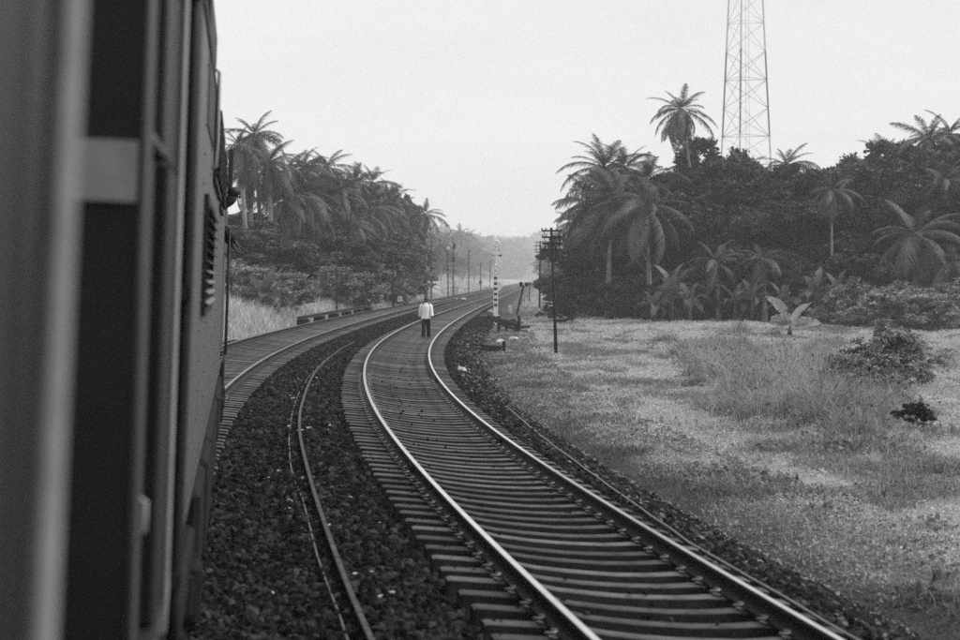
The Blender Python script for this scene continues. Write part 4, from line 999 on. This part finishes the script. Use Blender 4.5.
BA = [(672, 129, 2.2, 1.25, 12, 'large banana plant in front of the right wood'), (690, 127, 1.6, 1.0, 9, 'banana plant touching the right side of the large one'), (735, 129, 1.4, 1.0, 8, 'low banana plant under the tower'),
      (752, 128, 1.8, 1.0, 8, 'banana plant right of the tower base'), (815, 128, 2.0, 1.15, 10, 'banana plant left of the thin palm trunk'), (838, 127, 1.9, 1.1, 10, 'banana plant right of the thin palm trunk'), (900, 122, 1.2, .9, 8, 'low banana plant under the wide palm'),
      (655, 128, 1.2, .95, 9, 'small banana plant left of the large one'), (782, 127, 1.5, 1.05, 10, 'banana plant between the tower and the thin palm trunk'), (860, 125, 1.3, 1.0, 9, 'banana plant left of the wide low palm'),
      (262, 104, 1.3, .95, 11, 'pale banana plant on the left bank nearest the train'), (275, 112, 1.5, .9, 10, 'banana plant on the left bank, second from the train'), (322, 136, 1.5, 1.0, 10, 'banana plant on the left bank, third from the train'),
      (373, 172, 1.7, 1.1, 10, 'banana plant on the left bank, fourth from the train'), (386, 180, 1.9, 1.15, 10, 'banana plant on the left bank, fifth from the train'), (402, 192, 1.7, 1.1, 10, 'banana plant on the left bank, sixth from the train')]
for (px, Y, h, s, n, lb) in BA: banana(lb, px, Y, h, s, n)
# the pale-leaved plant in the field
bp_ = ground_pt(790, 100); bp_.z += .1
root = tag(empty('banana_plant', bp_), 'pale broad-leaved plant standing above the tall grass in the field', 'plant', 'banana plants')
link('stem', STEM, root, Matrix.Diagonal((1, 1, .5, 1)))
for az, el, sc, k in ((150, 62, .95, 1), (25, 52, .75, 0), (185, 20, .75, 2), (175, 35, .65, 3), (-5, 12, .8, 1), (200, 55, .6, 3), (10, 25, .6, 2), (-70, 30, .6, 2)):
    link('leaf', BL['banana_pale'][k], root, Matrix.Translation((0, 0, .5)) @ Matrix.Rotation(R(az), 4, 'Z') @ Matrix.Rotation(-R(el), 4, 'Y') @ Matrix.Rotation(R(75 if az > 90 else -75), 4, 'X') @ Matrix.Scale(sc * 1.0, 4))

# woods that read as one mass
def wood(name, label, lobes, leaf, per, material):
    C, D = crown_points(lobes, per, .7, leaf * .6)
    V, F = leaf_quads(C, D, rng.uniform(leaf * .6, leaf * 1.3, len(C)), .6)
    return tag(link(name, set_tone(mesh_of(name, V, F, material))), label, 'woodland', kind='stuff')
def band(pxs, y0, y1, tops, rad, n):
    out = []
    for i in range(n):
        px = rng.uniform(pxs[0], pxs[1]); Y = rng.uniform(y0, y1); g = ground_pt(px, Y)
        top = PT(px, float(np.interp(px, [p for p, _ in tops], [q for _, q in tops])) + rng.uniform(0, 8), Y).z - rad
        z = top if rng.random() < .45 else rng.uniform(g.z + rad * .5, max(top, g.z + rad))
        s = rad * rng.uniform(.7, 1.2); out.append(((g.x, Y, z), (s, s, s * .8)))
    return out
wood('woodland', 'dark undergrowth filling the wood on the right', band((600, 1060), 150, 172, [(600, 215), (660, 195), (730, 178), (800, 190), (870, 180), (960, 158), (1060, 150)], 2.0, 170), .5, 70, M['leaf_dark'])
wood('woodland', 'dark undergrowth filling the grove on the left', band((170, 330), 160, 185, [(170, 190), (240, 215), (330, 225)], 1.8, 60) + band((320, 408), 205, 240, [(320, 222), (380, 225), (410, 235)], 2.2, 60), .5, 70, M['leaf_mid'])
wood('woodland', 'hazy far trees closing the view down the line', band((400, 510), 1500, 1900, [(405, 222), (440, 226), (466, 232), (510, 238)], 14.0, 110) + band((480, 650), 2100, 2900, [(480, 238), (515, 232), (545, 229), (570, 226), (650, 210)], 20.0, 130), 4.5, 4, M['leaf_mid'])

# ------------------------------------------------------------------ grass (stuff)
def blades(name, label, xy, h, w, lean, tone, clump=None):
    n = len(xy); x, y = xy[:, 0], xy[:, 1]; z = gz(x, y)
    a = rng.uniform(0, 2 * math.pi, n); dx, dy = np.cos(a), np.sin(a)
    b = rng.uniform(0, 2 * math.pi, n); lx, ly = np.cos(b) * lean * h, np.sin(b) * lean * h
    base = np.stack([x, y, z - .02], 1); side = np.stack([dx * w, dy * w, np.zeros(n)], 1)
    mid = base + np.stack([lx * .35, ly * .35, h * .62], 1); tip = base + np.stack([lx, ly, h * np.clip(1 - .42 * lean ** 1.6, .3, 1)], 1)
    V = np.stack([base - side, base + side, mid + side * .7, mid - side * .7, tip], 1).reshape(-1, 3)
    i = np.arange(n) * 5
    T3 = np.concatenate([np.stack([i, i + 1, i + 2], 1), np.stack([i, i + 2, i + 3], 1), np.stack([i + 3, i + 2, i + 4], 1)])
    me = mesh_of(name, V, T3, M['grass'])
    at = me.attributes.new('tone', 'FLOAT', 'POINT'); at.data.foreach_set('value', np.repeat(tone, 5).astype(np.float32))
    return tag(link(name, me), label, 'grass', kind='stuff')
def field_pts(n, y0, y1, p0, p1, power=1.0):
    u = rng.random(n); y = (y0 ** power + u * (y1 ** power - y0 ** power)) ** (1 / power)
    px = rng.uniform(p0, p1, n); return np.stack([(px - 480) / FPX * y, y], 1)
def cover(name, label, P, h, size, tone, cat='grass'):
    n = len(P); z = gz(P[:, 0], P[:, 1]) + h * rng.random(n) ** .7
    D = rng.normal(size=(n, 3)); D[:, 2] = np.abs(D[:, 2]) * .35 - .1
    V, F = leaf_quads(np.stack([P[:, 0], P[:, 1], z], 1), D, size, .75)
    me = mesh_of(name, V, F, M['grass'])
    at = me.attributes.new('tone', 'FLOAT', 'POINT'); at.data.foreach_set('value', np.repeat(tone, 4).astype(np.float32))
    return tag(link(name, me), label, cat, kind='stuff')
def field_mask(P, lo):
    t = lat(P[:, 0], P[:, 1]); edge = lo + .9 * fbm(P[:, 1] * .25, P[:, 0] * .3)
    return P[(t > edge + 1.0 * (rng.random(len(t)) ** .5 - 1)) & (t < 70)]
def traits(P):
    t = lat(P[:, 0], P[:, 1]); patch = fbm(P[:, 0] * .5 + 3, P[:, 1] * .3); fine = fbm(P[:, 0] * 2.6, P[:, 1] * 1.6)
    return t, patchiness(P[:, 0], P[:, 1]), fine, sstep(5.0, 3.6, t)
P = field_mask(field_pts(480000, 14, 165, 470, 1120, .75), 2.9)
t, dark, fine, weed = traits(P)
hum = np.clip((fine - .38) * 2.2, .05, 1)
cover('field_plants', 'low leafy ground cover over the field on the right', P, (.02 + .22 * hum) * (1 - .4 * weed), (.020 + P[:, 1] * .00052) * rng.uniform(.5, 1.5, len(P)), (.52 - .28 * dark - .12 * weed) * rng.uniform(.72, 1.18, len(P)) * (.62 + .5 * hum))
P = field_mask(field_pts(170000, 14, 165, 470, 1120, .75), 3.4)
t, dark, fine, weed = traits(P)
h = (.04 + .10 * rng.random(len(P))) * (.6 + .9 * fine) * (1 + .6 * dark)
blades('field_grass', 'short pale grass growing through the field on the right', P, h, (.004 + P[:, 1] * .00016) * rng.uniform(.8, 1.6, len(P)), rng.uniform(.4, 1.3, len(P)), (.48 - .24 * dark - .12 * weed) * rng.uniform(.75, 1.2, len(P)))
# tall clumps in the field
cl = []
def tussock(px, py, r, n, hh):
    Y = FPX * (CAM_H + .8) / (py - HORIZON); c = np.array([(px - 480) / FPX * Y, Y])
    q = rng.normal(size=(n, 2)) * r + c
    d = np.hypot(*((q - c) / r).T)
    cl.append(np.column_stack([q, hh * rng.uniform(.4, 1.15, n) * np.clip(1.15 - .22 * d, .35, 1), np.full(n, rng.uniform(.75, 1.25))]))
for (px, py, sx, sy, k, hh) in ((730, 386, 34, 12, 24, 1.3), (775, 398, 40, 14, 28, 1.35), (820, 412, 30, 16, 26, 1.5), (852, 428, 18, 12, 14, 1.35), (745, 356, 55, 10, 34, 1.15), (800, 368, 55, 14, 36, 1.2), (705, 362, 18, 8, 12, 1.0),
                                (875, 405, 20, 10, 16, 1.2), (640, 345, 70, 14, 14, .3), (900, 440, 50, 14, 12, .4), (760, 465, 90, 30, 12, .22), (930, 560, 40, 40, 8, .22), (930, 355, 40, 14, 10, .5)):
    for _ in range(k): tussock(px + rng.normal() * sx * .6, max(325, py + rng.normal() * sy), rng.uniform(.12, .34), int(rng.uniform(90, 300)), hh * rng.uniform(.35, 1.25))
for _ in range(170):                                    # small tufts all over the field and along its ragged edge
    y = rng.uniform(15, 95); t = 3.9 + (2.2 * rng.random() if rng.random() < .45 else 16 * rng.random()); x, yy = pos(y, t)
    tussock(480 + float(x) / float(yy) * FPX, HORIZON + FPX * (CAM_H + .8) / float(yy), rng.uniform(.08, .22), int(rng.uniform(20, 70)), rng.uniform(.12, .38))
for (px, py, r, n, hh) in ((912, 437, .2, 160, .3), (925, 437, .2, 160, .28), (540, 380, .2, 120, .55), (583, 420, .14, 110, .42), (945, 603, .16, 120, .45), (950, 585, .12, 60, .4)): tussock(px, py, r, n, hh)
cl = np.concatenate(cl)
def bent_blades(name, label, xy, h, w, lean, tone):
    n = len(xy); base = np.stack([xy[:, 0], xy[:, 1], gz(xy[:, 0], xy[:, 1]) - .02], 1)
    a = rng.uniform(0, 2 * math.pi, n); dr = np.stack([np.cos(a), np.sin(a), np.zeros(n)], 1)
    b = a + rng.uniform(.8, 2.3, n); sd = np.stack([np.cos(b), np.sin(b), np.zeros(n)], 1) * w[:, None]
    R_ = []
    for s_ in (0, .35, .68, 1.0):
        p = base + dr * (lean * h * s_ ** 2)[:, None]; p[:, 2] += h * (s_ - .5 * lean * s_ ** 2.2)
        R_ += [p - sd * (1 - .8 * s_), p + sd * (1 - .8 * s_)]
    V = np.stack(R_, 1).reshape(-1, 3); i = np.arange(n) * 8
    F = np.concatenate([np.stack([i + k, i + k + 1, i + k + 3, i + k + 2], 1) for k in (0, 2, 4)])
    me = mesh_of(name, V, F, M['grass']); at = me.attributes.new('tone', 'FLOAT', 'POINT'); at.data.foreach_set('value', np.repeat(tone, 8).astype(np.float32))
    return tag(link(name, me), label, 'grass', kind='stuff')
bent_blades('tall_grass', 'tall rough bent grass clumps standing in the field on the right', cl[:, :2], cl[:, 2] * .92, .004 + cl[:, 1] * .00011, rng.uniform(.15, 1.25, len(cl)), rng.uniform(.16, .46, len(cl)) * cl[:, 3])
k = rng.random(len(cl)) < .55; Q = cl[k]
zq = gz(Q[:, 0], Q[:, 1]) + Q[:, 2] * rng.random(len(Q)) ** 1.5 * .75; D = rng.normal(size=(len(Q), 3)); D[:, 2] = np.abs(D[:, 2])
V, F = leaf_quads(np.stack([Q[:, 0] + rng.normal(size=len(Q)) * .15, Q[:, 1] + rng.normal(size=len(Q)) * .15, zq], 1), D, rng.uniform(.05, .16, len(Q)), .5)
me = mesh_of('scrub', V, F, M['grass']); at = me.attributes.new('tone', 'FLOAT', 'POINT'); at.data.foreach_set('value', np.repeat(rng.uniform(.07, .3, len(Q)), 4).astype(np.float32))
tag(link('scrub', me), 'leafy scrub growing among the tall grass clumps in the field', 'scrub', kind='stuff')
# left bank
P = field_pts(110000, 50, 260, 190, 470, 1.0)
t = lat(P[:, 0], P[:, 1]); P = P[(t < -6.95 - .5 * rng.random(len(t))) & (t > -19)]
t = lat(P[:, 0], P[:, 1]); tall = sstep(-7.2, -9.5, t)
f2 = fbm(P[:, 0] * .8, P[:, 1] * .4)
blades('bank_grass', 'pale tall grass on the left bank between the train and the grove', P, (.15 + .95 * tall * f2 * 1.4) * rng.uniform(.6, 1.2, len(P)), .008 + P[:, 1] * .0002, rng.uniform(.1, .8, len(P)), .46 * rng.uniform(.7, 1.25, len(P)) * (.7 + .6 * f2))
# far verge beyond the pole, both sides
P = field_pts(30000, 150, 520, 440, 640, 1.0); t = lat(P[:, 0], P[:, 1]); P = P[((t > 3.6) & (t < 30)) | ((t < -7.4) & (t > -20))]
blades('verge_grass', 'pale grass along the far verges of the railway', P, .35 * rng.uniform(.5, 1.3, len(P)), .03 + P[:, 1] * .0002, rng.uniform(.1, .8, len(P)), .44 * rng.uniform(.7, 1.25, len(P)))
# weeds on the right shoulder
P = np.stack(pos(rng.uniform(11, 110, 60000) , 2.0 + 3.2 * rng.random(60000) ** .6), 1)
t = lat(P[:, 0], P[:, 1]); k = fbm(P[:, 0] * 1.1, P[:, 1] * .7) + .10 * (t - 3.3) > .50; P = P[k]
n_ = len(P); z_ = np.maximum(gz(P[:, 0], P[:, 1]), bz(lat(P[:, 0], P[:, 1]), P[:, 1]))
D = rng.normal(size=(n_, 3)); D[:, 2] = np.abs(D[:, 2]) * .8
V, F = leaf_quads(np.stack([P[:, 0], P[:, 1], z_ + .10 * rng.random(n_)], 1), D, (.03 + P[:, 1] * .0009) * rng.uniform(.6, 1.4, n_), .4)
me = mesh_of('shoulder_weeds', V, F, M['grass']); at = me.attributes.new('tone', 'FLOAT', 'POINT'); at.data.foreach_set('value', np.repeat(rng.uniform(.08, .27, n_), 4).astype(np.float32))
tag(link('shoulder_weeds', me), 'low weeds creeping over the gravel shoulder right of the track', 'weeds', kind='stuff')

# ------------------------------------------------------------------ haze
hz = MB().box(-3700, 3700, -60, 4200, -3.0, 130).build('haze', None)
hm = bpy.data.materials.new('haze'); hm.use_nodes = True
hn, hl = hm.node_tree.nodes, hm.node_tree.links
hn.clear(); ho = hn.new('ShaderNodeOutputMaterial'); pv = hn.new('ShaderNodeVolumePrincipled')
pv.inputs['Color'].default_value = (1, 1, 1, 1); pv.inputs['Density'].default_value = .00046; pv.inputs['Anisotropy'].default_value = 0.0
hl.new(pv.outputs[0], ho.inputs['Volume']); hz.data.materials.append(hm)
tag(hz, 'pale morning haze lying over the whole line', 'haze', kind='stuff')
